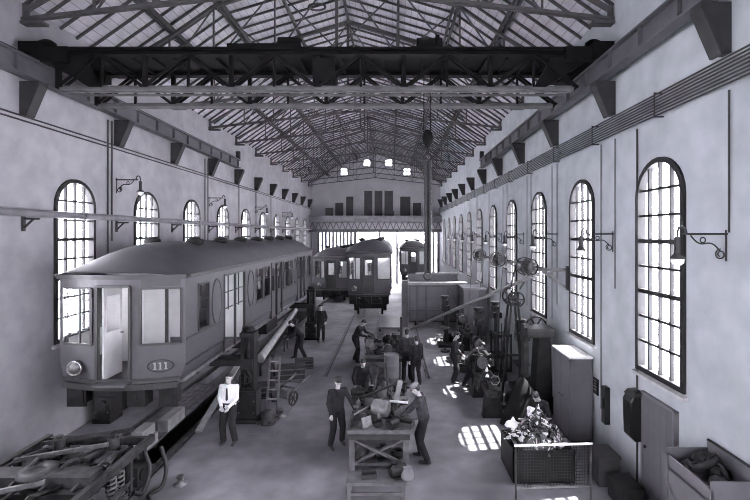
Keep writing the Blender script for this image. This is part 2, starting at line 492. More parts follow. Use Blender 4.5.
    for i in range(len(xs) - 1):
        a, b_ = xs[i], xs[i + 1]
        if i % 2 == 0: f.quad((a, y, -.4), (b_, y, -.4), (b_, y, 13.5), (a, y, 13.5))
        else:
            o = op[i // 2]; f.quad((a, y, -.4), (b_, y, -.4), (b_, y, o[2]), (a, y, o[2])); f.quad((a, y, o[3]), (b_, y, o[3]), (b_, y, 13.5), (a, y, 13.5))
    struct(f.build('wall_front', M['wall_b'], fix=False), 'near end wall behind the photographer')
    for i, (x0, x1, z0, z1) in enumerate(op):
        w = empty('window_%d' % (120 + i), ((x0 + x1) / 2, y, 0)); struct(w, 'tall window in the near end wall, %s from the left' % ORD[i].replace('nearest', 'first'))
        f = MB(); a = (x1 - x0) / 2
        for k in range(7):
            x = -a + 2 * a * k / 6; f.b(x - .03, x + .03, -.05, .05, z0, z1)
        for k in range(9):
            z = z0 + (z1 - z0) * k / 8; f.b(-a, a, -.04, .04, z - .02, z + .02)
        f.build('window_frame', M['frame'], w); MB().b(-a, a, -.01, 0, z0, z1).build('window_pane', M['glass'], w)

def roof_z(x):
    d = abs(x - XC)
    return RIDGE_Z - (RIDGE_Z - KNEE_Z) * d / KNEE if d < KNEE else KNEE_Z - (KNEE_Z - EAVE_Z) * (d - KNEE) / (HALF - KNEE)

def build_roof_timber():
    # rafters: one bent rafter pair per frame
    mb = MB(); xs = [-HALF, -KNEE, 0, KNEE, HALF]
    for i in range(4):
        a, b_ = xs[i], xs[i + 1]
        mb.bar((a, 0, roof_z(XC + a) + .10), (b_, 0, roof_z(XC + b_) + .11), .048, .06)
    p = None; y = 6.9
    while y < YB - .2:
        if p is None:
            p = mb.build('rafter', M['rafter'], loc=(XC, y, 0)); o = p
        else:
            o = p.copy(); COL.objects.link(o); o.location = (XC, y, 0)
        tag(o, 'slim dark rafter under the roof boards, one of many in an even row', 'rafter', 'rafters under the roof boards')
        y += BAY / 6
    pl = [(-5.0, 'left roof slope, half way up'), (-KNEE, 'left bend of the roof'), (-1.85, 'upper left roof slope'), (0, 'ridge of the roof'),
          (1.85, 'upper right roof slope'), (KNEE, 'right bend of the roof'), (5.0, 'right roof slope, half way up')]
    for dx, t in pl:
        z = roof_z(XC + dx)
        m2 = MB(); m2.b(-.035, .035, 0, YB - 6.2, -.12, .02)
        if abs(dx) in (5.0, KNEE): m2.b(.12 if dx < 0 else -.18, .18 if dx < 0 else -.12, 0, YB - 6.2, -.12, .0)
        o = m2.build('purlin', M['rafter'], loc=(XC + dx, 6.2, z))
        tag(o, 'long dark purlin along the ' + t, 'purlin', 'roof purlins')
    # trusses
    top = [(-HALF + .05, EAVE_Z - .02), (-5.0, roof_z(XC + 5.0) - .24), (-KNEE, KNEE_Z - .26), (-1.85, roof_z(XC + 1.85) - .24), (0, RIDGE_Z - .26)]
    top = top + [(-x, z) for x, z in reversed(top[:-1])]
    def botz(x): return 10.62 - abs(x) * (.74 / HALF)
    proto = None
    for k, y in enumerate(PIER_Y[1:]):
        if proto is None:
            o = proto = thing('roof_truss', None, 'truss', (XC, y, 0))
            for s_ in (-1, 1):
                m = MB()
                pts = [q for q in top if q[0] * s_ >= -.001]
                for i in range(len(pts) - 1): m.bar((pts[i][0], 0, pts[i][1]), (pts[i + 1][0], 0, pts[i + 1][1]), .10, .08)
                m.build('top_chord', M['truss'], o)
                m = MB(); a = s_ * (HALF - .02)
                for dy in (-.06, .06): m.bar((a, dy, botz(a)), (0, dy, botz(0)), .025, .065)
                m.build('bottom_chord', M['truss'], o)
                m = MB(); m.bar((a - s_ * .06, 0, botz(a) - .1), (a - s_ * .06, 0, EAVE_Z + .1), .09); m.b(min(a, a - s_ * .5), max(a, a - s_ * .5), -.1, .1, botz(a) - .12, botz(a) - .06)
                m.build('heel_post', M['truss'], o)
                tp = {5.0: top[1][1], 3.68: top[2][1], 1.85: top[3][1], 0: top[4][1]}
                for x in (5.0, 3.68, 1.85):
                    MB().bar((s_ * x, 0, botz(x)), (s_ * x, 0, tp[x]), .045).build('post', M['truss'], o)
                for xa, xb in ((6.5, 5.0),):
                    pass
                for (xb, xt) in ((5.0, 3.68), (3.68, 5.0), (3.68, 1.85), (1.85, 3.68), (1.85, 0), (0, 1.85)):
                    MB().bar((s_ * xb, .03, botz(xb)), (s_ * xt, .03, tp[xt]), .035).build('diagonal', M['truss'], o)
            MB().bar((0, 0, botz(0)), (0, 0, top[4][1] + .1), .09).build('king_post', M['truss'], o)
        else:
            o = dup(proto, (XC, y, 0))
        o['label'] = 'iron roof truss spanning the hall, %s from the camera' % ORD[k]
        o['group'] = 'roof trusses'

def build_crane_track():
    for side, X, s_ in (('left', XL, 1), ('right', XR, -1)):
        t = thing('runway_beam', 'grey crane runway beam along the %s wall, ending half way down the hall' % side, 'crane beam', (X + s_ * .33, 0, 0), 0, 'crane runway beams')
        m = MB(); y0, y1 = -3.5, 22.2
        m.b(-.03, .03, y0, y1, 8.52, 8.92); m.b(-.13, .13, y0, y1, 8.89, 8.93); m.b(-.13, .13, y0, y1, 8.49, 8.53)
        y = -2.9
        while y < y1:
            m.b(-.11, .11, y - .01, y + .01, 8.52, 8.9); y += 1.08
        m.build('girder', M['beam'], t)
        MB().b(-.04, .04, y0, y1, 8.93, 8.99).build('crane_rail', M['crane'], t)
        MB().b(-.1, .1, y1 - .12, y1, 8.88, 9.35).build('end_stop', M['bracket'], t)
        proto = None
        for k, y in enumerate(PIER_Y):
            if proto is None:
                m = MB()
                m.prism([(0, 8.49), (s_ * .44, 8.49), (s_ * .44, 8.40), (s_ * .15, 7.74), (0, 7.74)], (0, .18, 0), origin=(0, -.09, 0))
                m.prism([(s_ * .42, 8.49), (s_ * .47, 8.49), (s_ * .47, 8.39), (s_ * .18, 7.71), (s_ * .13, 7.71)], (0, .24, 0), origin=(0, -.12, 0))
                o = proto = m.build('crane_bracket', M['bracket'], loc=(X, y, 0), bevel=.01)
            else:
                o = proto.copy(); COL.objects.link(o); o.location = (X, y, 0)
            if k == 0 and s_ == 1: pass
            tag(o, 'dark tapered iron bracket carrying the crane beam on the %s wall, %s from the camera' % (side, ORD[k]), 'bracket', 'crane brackets on the %s wall' % side)

def build_crane():
    t = thing('overhead_crane', 'dark lattice overhead travelling crane bridging the whole hall', 'crane', (XC, 9.55, 0))
    x0, x1 = -5.75, 5.75
    zt, zb = 9.22, 8.28
    for nm, y in (('front_girder', 0.0), ('rear_girder', 1.25)):
        m = MB()
        m.b(x0 - .25, x1 + .25, y - .10, y + .10, zt - .06, zt); m.b(x0 - .25, x1 + .25, y - .03, y + .03, zt - .15, zt); m.b(x0 - .25, x1 + .25, y - .10, y + .10, zt - .17, zt - .13)
        g = m.build(nm, M['crane'], t)
        m = MB(); m.b(x0 + .1, x1 - .1, y - .11, y + .11, zb - .01, zb + .05); m.b(x0 + .1, x1 - .1, y - .02, y + .02, zb - .03, zb + .11)
        m.build('bottom_chord', M['crane_mid'], g)
        m = MB(); n = 6; w = (x1 - x0) / n
        for i in range(n):
            a = x0 + i * w; c = a + w / 2; e = a + w
            for dy in (-.07, .07):
                m.bar((a, y + dy, zb + .05), (c, y + dy, zt - .15), .03, .06); m.bar((c, y + dy, zt - .15), (e, y + dy, zb + .05), .03, .06)
            m.bar((c, y, zb + .05), (c, y, zt - .15), .05); m.bar((a, y, zb + .05), (a, y, zt - .15), .09)
        m.build('girder_web', M['crane'], g)
    m = MB(); m.b(x0 - .3, x1 + .3, .1, 1.15, zt - .07, zt - .03)
    k = 24
    for i in range(k + 1):
        x = x0 + (x1 - x0) * i / k; m.b(x - .03, x + .03, 0, 1.25, zt - .13, zt - .07)
    m.build('deck', M['crane'], t)
    # lower walkway bars between the girders
    m = MB()
    for y in (.5, .8): m.b(x0, x1, y - .03, y + .03, 8.42, 8.47)
    m.build('tie_bar', M['crane_mid'], t)
    m = MB()
    for s_ in (-1, 1):
        pass
    for s_ in (-1, 1):
        X = s_ * (HALF - .33); e = MB()
        e.b(X - .22, X + .22, -.2, 2.1, 9.0, 9.3); e.b(X - s_ * .8, X - s_ * .2, -.12, .12, 8.88, 9.22); e.b(X - s_ * .8, X - s_ * .2, 1.13, 1.37, 8.88, 9.22)
        e.prism([(X - s_ * .2, 9.0), (X - s_ * 1.3, 8.3), (X - s_ * 1.5, 8.3), (X - s_ * 1.1, 9.0)], (0, .1, 0), origin=(0, -.05, 0))
        ec = e.build('end_carriage', M['crane'], t)
        for y in (.1, 1.75):
            MB().cyl((X - .07, y, 9.13), (X + .07, y, 9.13), .18, n=16).build('wheel', M['iron_d'], ec)
        MB().lathe([(.0, .0), (.14, 0), (.17, .06), (.17, .2), (.08, .26), (0, .26)], (X + s_ * .0, .35, 9.3)).build('gear_cover', M['crane'], ec)
    tr = MB(); tr.b(-.2 - .35, .62, .02, 1.2, 9.27, 9.38)
    def X_(px): return (px - VX) / 45.0 - XC
    trolley = MB().b(X_(226), X_(300), .05, 1.2, 9.27, 9.36).build('trolley_frame', M['crane'], t)
    MB().cyl((X_(276), .25, 9.44), (X_(298), .25, 9.44), .14, n=16).build('motor', M['crane'], trolley)
    MB().b(X_(228), X_(270), .2, .9, 9.36, 9.40).build('rope_guard', M['crane'], trolley)
    w = MB()
    for a in (0.3, .95):
        for px in (235, 292): w.cyl((X_(px) - .03, a, 9.27), (X_(px) + .03, a, 9.27), .07, n=12)
    w.build('trolley_wheel', M['iron_d'], trolley)
    c = MB(); c.b(X_(412), X_(449), .05, 1.2, 9.24, 9.3)
    winch = c.build('winch_frame', M['crane'], t)
    MB().cyl((X_(418), .6, 9.44), (X_(444), .6, 9.44), .27, n=20).build('winch_drum', M['crane'], winch)
    MB().cyl((X_(438), .6, 9.44), (X_(441), .6, 9.44), .33, n=20).build('drum_flange', M['crane'], winch)
    MB().b(X_(313), X_(335), -.05, .5, 8.48, 9.0).build('control_box', M['crane'], t)
    xr = X_(430)
    rp = MB()
    for dx in (-.09, .06): rp.cyl((xr + dx, .62, 7.5), (xr + dx, .62, 9.2), .012, n=6)
    rp.build('hoist_rope', M['crane'], t)
    hb = MB().lathe([(0, 7.12), (.05, 7.14), (.11, 7.25), (.13, 7.37), (.11, 7.48), (.05, 7.56), (0, 7.57)], (xr, .62, 0)).build('hook_block', M['crane'], t)
    hk = MB().cyl((xr, .62, 7.14), (xr, .62, 6.98), .04, n=8)
    hk.ring((xr, .62, 6.90), (0, 1, 0), .085, .022); hk.build('hook', M['black'], hb)
    # the bundle of sling chains hanging from the hook
    s = thing('sling_chain', 'long dark bundle of sling chains hanging from the crane hook', 'chain', (XC + xr, 10.17, 6.83))
    for dx, dy in ((-.052, -.03), (.0, .04), (.052, -.03)):
        m = MB(); z = .0
        pts = []
        while z > -2.66:
            pts.append((dx, dy, z)); z -= .06
        m.tube(pts, [.044 if i % 2 else .036 for i in range(len(pts))], 7)
        m.build('chain_fall', M['bracket'], s)
    MB().ring((0, 0, -2.72), (0, 1, 0), .09, .022).build('end_ring', M['black'], s)
    tag(s, None)

def build_wall_services():
    # right wall: eight cables on insulator racks
    zs = [7.26 + .055 * i for i in range(8)]
    for i, z in enumerate(zs):
        m = MB(); m.tube([(XR - .14, YF + .2, z), (XR - .14, 20, z - .0), (XR - .14, YB - .4, z)], .016, 5)
        o = m.build('cable', M['dpipe'])
        tag(o, 'black cable in the bundle along the right wall, %s' % (['lowest of the eight', 'second from the bottom', 'third from the bottom', 'fourth from the bottom', 'fourth from the top', 'third from the top', 'second from the top', 'topmost of the eight'][i]), 'cable', 'cables along the right wall')
    proto = None
    for k, y in enumerate([5.4 + 2.44 * i for i in range(16)]):
        if proto is None:
            m = MB(); m.b(-.175, -.16, -.012, .012, -.23, .23); m.b(-.175, .01, -.012, .012, .2, .225); m.b(-.175, .01, -.012, .012, -.225, -.2)
            o = proto = m.build('cable_rack', M['dpipe'], loc=(XR, y, 7.45))
        else:
            o = proto.copy(); COL.objects.link(o); o.location = (XR, y, 7.45)
        tag(o, 'small iron rack holding the cable bundle on the right wall, one of an even row', 'cable rack', 'racks under the cable bundle')
    # left wall conduit and the big pipe
    for i, z in enumerate((7.62, 7.72)):
        o = MB().tube([(XL + .06, YF + .2, z), (XL + .06, YB - .4, z)], .02, 6).build('conduit', M['dpipe'])
        tag(o, 'thin dark conduit high along the left wall, %s of two' % ('lower', 'upper')[i], 'conduit', 'conduits along the left wall')
    p = thing('steam_pipe', 'thick grey pipe running along the left wall across the windows', 'pipe', (XL + .32, 0, 5.56))
    MB().tube([(0, YF + .2, 0), (0, YB - 1.95, 0)], .085, 12).build('pipe', M['pipe'], p)
    fl = MB()
    for k in range(14):
        y = 1.3 + 3.25 * k; fl.cyl((0, y - .03, 0), (0, y + .03, 0), .115, n=14)
    fl.build('flange', M['pipe'], p)
    for k, y in enumerate(PIER_Y[1:]):
        m = MB(); m.bar((-.30, y, -.12), (.06, y, -.12), .045); m.bar((-.30, y, -.34), (-.08, y, -.13), .035); m.b(-.31, -.28, y - .04, y + .04, -.4, -.05)
        m.build('pipe_bracket', M['dpipe'], p)
    # right vertical conduits
    specs = [(729, 7.2, 5.12, .025), (637, 7.2, 0.02, .03), (615, 7.2, 3.9, .02), (601, 7.2, 1.0, .02), (557, 7.2, 3.0, .02), (552, 7.2, 2.5, .02), (527, 7.2, 2.5, .02),
             (531, 7.2, 1.5, .02), (503, 7.2, 3.2, .02), (507, 7.2, 1.5, .02), (489, 7.2, 1.5, .02), (477, 7.2, 1.5, .02), (469, 7.2, 1.5, .02)]
    for i, (px, za, zb, r) in enumerate(sorted(specs, reverse=True)):
        d = FPX * (XR - .04) / (px - VX)
        o = MB().tube([(XR - .04, d, za), (XR - .04, d, zb)], r * .6, 6).build('wall_conduit', M['dpipe'])
        tag(o, 'thin dark vertical conduit dropping down the right wall from the cables, %s from the camera' % ORD[i], 'conduit', 'vertical conduits on the right wall')
    for i, (px, za, zb) in enumerate([(108, 8.4, .5), (112, 8.4, 4.9), (205, 8.4, .5), (208, 8.4, .5), (239, 8.4, .5), (256, 8.4, .5), (271, 8.4, .5)]):
        d = FPX * (XL + .05) / (px - VX)
        o = MB().tube([(XL + .05, d, za), (XL + .05, d, zb)], .02, 6).build('wall_conduit', M['dpipe'])
        tag(o, 'dark vertical conduit down the left wall, %s from the camera' % ORD[i], 'conduit', 'vertical conduits on the left wall')
    # lamps
    def lamp(X, s_, y, z, label, group):
        t = thing('wall_lamp', label, 'lamp', (X, y, z), 0, group)
        MB().tube([(0, 0, 0), (s_ * .66, 0, 0)], .018, 6).build('arm', M['dpipe'], t)
        sc = []
        for i in range(15):
            u = i / 14; sc.append((s_ * (.10 + .44 * u), 0, -.26 + .24 * u + .05 * math.sin(u * PI * 2)))
        spi = [(s_ * (.10 + (.03 + .05 * (1 - k / 16)) * math.sin(k * .6)), 0, -.30 + (.03 + .05 * (1 - k / 16)) * math.cos(k * .6)) for k in range(16)]
        m = MB(); m.tube(sc, .012, 5); m.tube(spi, .011, 5); m.tube([(s_ * .02, 0, -.4), (s_ * .02, 0, .06)], .012, 5)
        m.ring((s_ * .36, 0, -.09), (0, 1, 0), .04, .01, n=10, k=4)
        m.build('scroll', M['dpipe'], t)
        gn = [(s_ * .66, 0, 0)] + [(s_ * (.66 + .07 - .07 * math.cos(a)), 0, .0 + .11 * math.sin(a)) for a in [PI * i / 8 for i in range(1, 9)]]
        gn = [(s_ * .60, 0, 0), (s_ * .62, 0, .08), (s_ * .66, 0, .12), (s_ * .71, 0, .10), (s_ * .735, 0, .03), (s_ * .735, 0, -.06)]
        MB().tube(gn, .016, 6).build('gooseneck', M['dpipe'], t)
        MB().lathe([(.03, 0), (.045, -.02), (.04, -.22), (.05, -.26), (.105, -.31), (.105, -.325), (.03, -.30)], (s_ * .735, 0, -.04), 14).build('lamp_shade', M['bracket'], t)
        MB().lathe([(.01, -.43), (.05, -.42), (.085, -.385), (.09, -.33), (.05, -.31)], (s_ * .735, 0, -.04), 14).build('globe', M['opal'], t)
        return t
    proto = None
    for k, y in enumerate(PIER_Y[:9]):
        lb = 'scrolled iron wall lamp with white globe on the right wall, %s from the camera' % ORD[k]
        if proto is None: proto = lamp(XR, -1, y, 5.1, lb, 'lamps on the right wall')
        else: dup(proto, (XR, y, 5.1), 0, lb)
    proto = None
    for k, y in enumerate([12.85 + 6.5 * i for i in range(4)]):
        lb = 'iron bracket lamp on the left wall between windows, %s from the camera' % ORD[k]
        if proto is None: proto = lamp(XL, 1, y, 6.72, lb, 'lamps on the left wall')
        else: dup(proto, (XL, y, 6.72), 0, lb)
    # oval ring hanging under the roof
    t = MB()
    pts = [(.28 * math.cos(a) , 0, .11 * math.sin(a)) for a in [2 * PI * i / 20 for i in range(20)]]
    t.tube(pts, .035, 6, True); t.tube([(0, 0, .11), (0, 0, .55)], .012, 5)
    o = t.build('hanging_ring', M['truss'], loc=PW(317, 7, 14.2))
    tag(o, 'flat oval iron ring hanging below the roof near the top of the picture', 'ring')

def build_rails():
    for x, y0, y1, lb, z in ((-2.35, 15.4, 43.8, 'left rail of the middle track', .012), (-.75, 22.0, 43.8, 'right rail of the middle track', .012),
                          (1.30, 15.2, 60, 'left rail of the right track', .012), (2.80, 15.2, 60, 'right rail of the right track', .012)):
        m = MB(); m.b(-.035, .035, y0, y1, 0, z); m.b(-.10, -.075, y0, y1, 0, .006)
        tag(m.build('rail', M['iron_d'], loc=(x, 0, 0)), 'flush steel ' + lb + ' in the concrete floor', 'rail', 'track rails')
    for x, lb in ((-6.66, 'left'), (-5.09, 'right')):
        m = MB(); m.b(-.035, .035, -3.9, 43.8, .10, .14); m.b(-.012, .012, -3.9, 43.8, .02, .1); m.b(-.06, .06, -3.9, 43.8, 0, .02)
        tag(m.build('rail', M['iron'], loc=(x, 0, 0)), 'raised steel %s rail of the track under the lifted car' % lb, 'rail', 'track rails')
CW, CL, CE, CR = 1.40, 15.2, 2.42, 3.13     # half width, length, eave, roof crown
def hw(z):
    return CW - (.17 * (1 - z / .5) ** 1.6 if z < .5 else 0)
def bow(u):
    return -.24 * (1 - u * u)

def panel(mb, us, zs, holes, f, th):
    us = sorted(us); zs = sorted(zs)
    for i in range(len(us) - 1):
        for j in range(len(zs) - 1):
            um, zm = (us[i] + us[i + 1]) / 2, (zs[j] + zs[j + 1]) / 2
            if any(h[0] < um < h[1] and h[2] < zm < h[3] for h in holes): continue
            vs = [f(u, z, t) for t in (0, th) for (u, z) in ((us[i], zs[j]), (us[i + 1], zs[j]), (us[i + 1], zs[j + 1]), (us[i], zs[j + 1]))]
            mb.add(vs, [(0, 1, 2, 3), (7, 6, 5, 4), (0, 4, 5, 1), (1, 5, 6, 2), (2, 6, 7, 3), (3, 7, 4, 0)])

def make_car(label, numbered=True):
    t = thing('metro_car', label, 'railway car')
    Z = [0, .12, .25, .5, .92, 1.2, 2.15, 2.2, CE]
    # ---- ends (front bowed, rear the same)
    fh = [(-.90, -.39, .92, 2.15), (-.30, .22, .12, 2.2), (.37, .95, .92, 2.15)]     # in units of u (-1..1)
    us = [-1, -.9, -.65, -.39, -.30, -.04, .22, .37, .66, .95, 1]
    fr = MB(); panel(fr, us, Z, fh, lambda u, z, tt: (u * hw(z) * (1 if tt == 0 else .97), bow(u) + tt, z), .07)
    e0 = fr.build('front_end', M['car'], t)
    rr = MB(); panel(rr, us, Z, fh, lambda u, z, tt: (u * hw(z), CL - bow(u) - tt, z), .07)
    rr.build('rear_end', M['car'], t)
    # frames round the end windows, glass
    for (u0, u1, z0, z1) in (fh[0], fh[2]):
        m = MB(); 
        for (a, b_) in (((u0, z0), (u1, z0)), ((u0, z1), (u1, z1)), ((u0, z0), (u0, z1)), ((u1, z0), (u1, z1))):
            m.bar((a[0] * CW, bow(a[0]) - .012, a[1]), (b_[0] * CW, bow(b_[0]) - .012, b_[1]), .05, .045)
        w = m.build('end_window', M['car_dark'], t)
        MB().prism([(u0 * CW, z0), (u1 * CW, z0), (u1 * CW, z1), (u0 * CW, z1)], (0, .006, 0), origin=(0, (bow(u0) + bow(u1)) / 2 + .03, 0)).build('pane', M['car_glass'], w)
        if u0 < 0: MB().bar((u0 * .42 * CW + u1 * .58 * CW, bow(-.62) + .0, z0), (u0 * .42 * CW + u1 * .58 * CW, bow(-.62) + .0, z1), .035).build('window_bar', M['car_dark'], w)
    # end doorway posts and half open leaf
    m = MB()
    for u in (-.30, .22): m.bar((u * CW, bow(u) - .02, .1), (u * CW, bow(u) - .02, 2.2), .055, .05)
    m.bar((-.30 * CW, bow(-.3) - .02, 2.2), (.22 * CW, bow(.22) - .02, 2.2), .05)
    m.build('doorway_frame', M['car_dark'], t)
    m = MB(); panel(m, [0, .10, .55, .65], [.12, 1.0, 1.15, 1.95, 2.15], [(.10, .55, 1.15, 1.95)], lambda u, z, tt: (-.33 - tt, .0 - .14 + u, z), .04)
    dl = m.build('front_door', M['car_in'], t)
    MB().b(-.355, -.345, -.04, .40, 1.15, 1.95).build('pane', M['car_glass'], dl)
    MB().cyl((-.34, .46, 1.05), (-.28, .46, 1.05), .025, n=8).build('handle', M['chrome'], dl)
    MB().b(-.40, .29, -.42, -.05, .06, .11).build('step', M['car_roof'], t)
    # fascia and destination board over the end
    m = MB(); m1 = MB(); m2 = MB(); n = 12
    for i in range(n):
        a, b_ = -1 + 2 * i / n, -1 + 2 * (i + 1) / n
        m.bar((a * (CW + .03), bow(a) - .03, CE - .02), (b_ * (CW + .03), bow(b_) - .03, CE - .02), .06, .10)
        m1.bar((a * CW * .93, bow(a) - .035, .16), (b_ * CW * .93, bow(b_) - .035, .16), .04, .05)
        m2.bar((a * CW * .89, bow(a) - .06, .02), (b_ * CW * .89, bow(b_) - .06, .02), .09, .12)
    m.build('cornice', M['car_dark'], t); m1.build('end_moulding', M['car_dark'], t); m2.build('bumper', M['car_dark'], t)
    db = MB().bar((.40 * CW, bow(.4) - .03, 2.28), (.93 * CW, bow(.93) - .02, 2.28), .05, .16).build('destination_board', M['car_dark'], t)
    # ---- sides
    for s_ in (-1, 1):
        doors = [(2.2, 3.85), (6.8, 8.4), (11.35, 13.0)]
        wins = [(.10, 1.36) if s_ < 0 else (.62, 1.22), (4.95, 5.68), (5.85, 6.58), (8.62, 9.35), (9.52, 10.25), (13.98, 14.58)]
        hs = [(a, b_, .10, 2.2) for a, b_ in doors] + [(a, b_, 1.05, 2.15) for a, b_ in wins]
        ys = sorted(set([0, CL] + [v for h in hs for v in h[:2]]))
        m = MB(); panel(m, ys, [0, .10, .25, .5, 1.05, 2.15, 2.2, CE], hs, lambda u, z, tt: (s_ * (hw(z) - tt), u, z), .06)
        m.build('side_wall', M['car'], t)
        m = MB()
        for z in (.98, .42): m.b(s_ * CW, s_ * (CW + .02), .02, 2.16, z, z + .035); m.b(s_ * CW, s_ * (CW + .02), 3.9, 6.75, z, z + .035); m.b(s_ * CW, s_ * (CW + .02), 8.45, 11.3, z, z + .035); m.b(s_ * CW, s_ * (CW + .02), 13.05, CL - .02, z, z + .035)
        m.b(s_ * CW, s_ * (CW + .05), 0, CL, CE - .07, CE)
        m.build('side_moulding', M['car_dark'], t)
        for a, b_ in wins:
            m = MB()
            for p, q in (((a, 1.05), (b_, 1.05)), ((a, 2.15), (b_, 2.15)), ((a, 1.05), (a, 2.15)), ((b_, 1.05), (b_, 2.15))):
                m.bar((s_ * (CW + .005), p[0], p[1]), (s_ * (CW + .005), q[0], q[1]), .04, .045)
            m.b(s_ * (CW - .02), s_ * CW, a, b_, 1.72, 1.75)
            w = m.build('side_window', M['car_dark'], t)
            MB().b(s_ * (CW - .035), s_ * (CW - .03), a, b_, 1.05, 2.15).build('pane', M['car_glass'], w)
        for yc in (1.70, 4.42, 10.8, 13.5):
            m = MB()
            el = [(s_ * (CW + .005), yc + .30 * math.cos(2 * PI * i / 28), 1.58 + .58 * math.sin(2 * PI * i / 28)) for i in range(28)]
            m.tube(el, .025, 6, True)
            w = m.build('oval_window', M['car_dark'], t)
            MB().prism([(.285 * math.cos(2 * PI * i / 28), .565 * math.sin(2 * PI * i / 28)) for i in range(28)], (s_ * .008, 0, 0), origin=(s_ * CW, yc, 1.58), ex=(0, 1, 0)).build('etched_pane', M['car'], w)
        for k, (a, b_) in enumerate(doors):
            c = (a + b_) / 2
            MB().b(s_ * (CW - .03), s_ * (CW + .03), c - .03, c + .03, .10, 2.2).build('door_post', M['car_dark'], t)
            m = MB()
            for y in (a, b_): m.b(s_ * (CW - .02), s_ * (CW + .025), y - .03, y + .03, .10, 2.22)
            m.b(s_ * (CW - .02), s_ * (CW + .025), a, b_, 2.18, 2.24)
            m.build('door_frame', M['car_dark'], t)
            for y0, y1 in ((a + .05, c - .05), (c + .05, b_ - .05)):
                if k > 0:
                    m = MB(); panel(m, [y0, y0 + .12, y1 - .12, y1], [.12, 1.1, 2.0, 2.17], [(y0 + .12, y1 - .12, 1.1, 2.0)], lambda u, z, tt: (s_ * (CW - .05 - tt), u, z), .035)
                    d = m.build('side_door', M['car'], t)
                    MB().b(s_ * (CW - .07), s_ * (CW - .065), y0 + .12, y1 - .12, 1.1, 2.0).build('pane', M['car_glass'], d)
                else:   # upper lights with glazing bars above the open door
                    m = MB()
                    for z in (1.25, 1.7): m.b(s_ * (CW - .06), s_ * (CW - .03), y0, y1, z, z + .025)
                    m.b(s_ * (CW - .06), s_ * (CW - .03), (y0 + y1) / 2 - .012, (y0 + y1) / 2 + .012, 1.2, 2.17)
                    m.build('door_light', M['car_dark'], t)
    for x0, x1 in ((-CW + .08, -.35), (.35, CW - .08)): MB().b(x0, x1, 3.95, 3.99, .11, 2.15).build('bright_backing', M['car_in'], t)  # white panels added inside so the open side door looks bright
    for s_ in (-1, 1):
        for y0, y1 in ((.1, 2.15), (3.9, 6.75), (8.45, 11.3), (13.05, CL - .1)):
            MB().b(s_ * (CW - .10), s_ * (CW - .075), y0, y1, .25, 1.0).build('wall_lining', M['car_in'], t)
    # ---- roof
    m = MB(); nu, nv = 20, 40; vs = []
    ylist = []
    for j in range(nv + 1):
        v = j / nv
        ylist.append(v)
    def sm(x): x = max(0, min(1, x)); return math.sin(x * PI / 2) ** .9
    half = CW + .09
    Ys = [0, .1, .25, .45, .7, 1.0, 1.35, 1.75, 2.2] + [2.2 + (CL - 4.4) * i / 12 for i in range(1, 12)] + [CL - y for y in (2.2, 1.75, 1.35, 1.0, .7, .45, .25, .1, 0)]
    for j, y in enumerate(Ys):
        d = min(y, CL - y); f = .16 + .84 * sm(d / 1.8)
        for i in range(nu + 1):
            u = -1 + 2 * i / nu
            yy = y + (bow(u) - .05) * max(0, 1 - y / 2.2) - (bow(u) - .05) * max(0, 1 - (CL - y) / 2.2)
            zz = CE + (CR - CE) * f * (1 - abs(u) ** 2.3) ** .75
            vs.append((u * half, yy, zz))
    fs = [(j * (nu + 1) + i, j * (nu + 1) + i + 1, (j + 1) * (nu + 1) + i + 1, (j + 1) * (nu + 1) + i) for j in range(len(Ys) - 1) for i in range(nu)]
    m.add(vs, fs, True)
    m.add([(p[0], p[1], p[2] - .04) for p in vs], [tuple(reversed(f)) for f in fs], True)
    roof = m.build('roof', M['car_roof'], t, fix=False)
    m = MB()
    for s_ in (-1, 1): m.bar((s_ * (half + .01), -.02, CE), (s_ * (half + .01), CL + .02, CE), .05, .05)
    m.build('gutter', M['car_dark'], roof)
    for k, y in enumerate((2.3, 4.1, 5.9, 7.7, 9.5, 11.3, 13.0)):
        for x in ((-.62, .55) if k == 0 else (.55,)):
            MB().lathe([(0, -.22), (.07, -.21), (.10, -.12), (.12, 0), (.10, .12), (.07, .21), (0, .22)], (x, y, CR + .0), 12, 'x').b(x - .06, x + .06, y - .06, y + .06, CR - .2, CR).build('ventilator', M['under'], roof)
    # ---- floor, interior
    MB().b(-CW + .06, CW - .06, .02, CL - .02, .03, .11).build('floor', M['wood'], t)
    MB().b(-CW + .05, CW - .05, .9, CL - .9, CE - .04, CE).build('inner_ceiling', M['car_in'], t)
    for y in (1.42, CL - 1.42):
        m = MB(); panel(m, [-CW + .07, -.72, -.35, .35, .72, CW - .07], [.11, 1.05, 2.0, 2.15, CE - .05], [(-.72, .72, .11, 2.0), (-CW + .1, -.72, .11, 2.15), (.72, CW - .1, .11, 2.15)], lambda u, z, tt: (u, y + tt, z), .04)
        m.build('bulkhead', M['car_in'], t)
    MB().b(-1.28, .34, 1.36, 1.40, .11, 2.0).build('vestibule_door', M['car_in'], t)
    MB().b(.36, .42, 1.1, 1.16, .11, 2.2).build('dark_post', M['under'], t)
    for s_ in (-1, 1):
        for a, b_ in ((4.0, 6.7), (8.5, 11.2)):
            m = MB(); m.b(s_ * (CW - .55), s_ * (CW - .08), a, b_, .45, .55); m.b(s_ * (CW - .16), s_ * (CW - .08), a, b_, .55, 1.0); m.b(s_ * (CW - .45), s_ * (CW - .1), a + .05, b_ - .05, .11, .45)
            m.build('bench_seat', M['wood_l'], t)
    for y in (4.3, 6.4, 8.8, 10.9):
        MB().cyl((-.4, y, .11), (-.4, y, CE - .04), .018, n=8).build('grab_pole', M['chrome'], t)
    # ---- headlight, number
    h = MB().lathe([(.165, .03), (.165, -.05), (.14, -.10), (.12, -.10)], (-.90, bow(-.66) - .02, .42), 20, 'y').build('headlight', M['car_dark'], t)
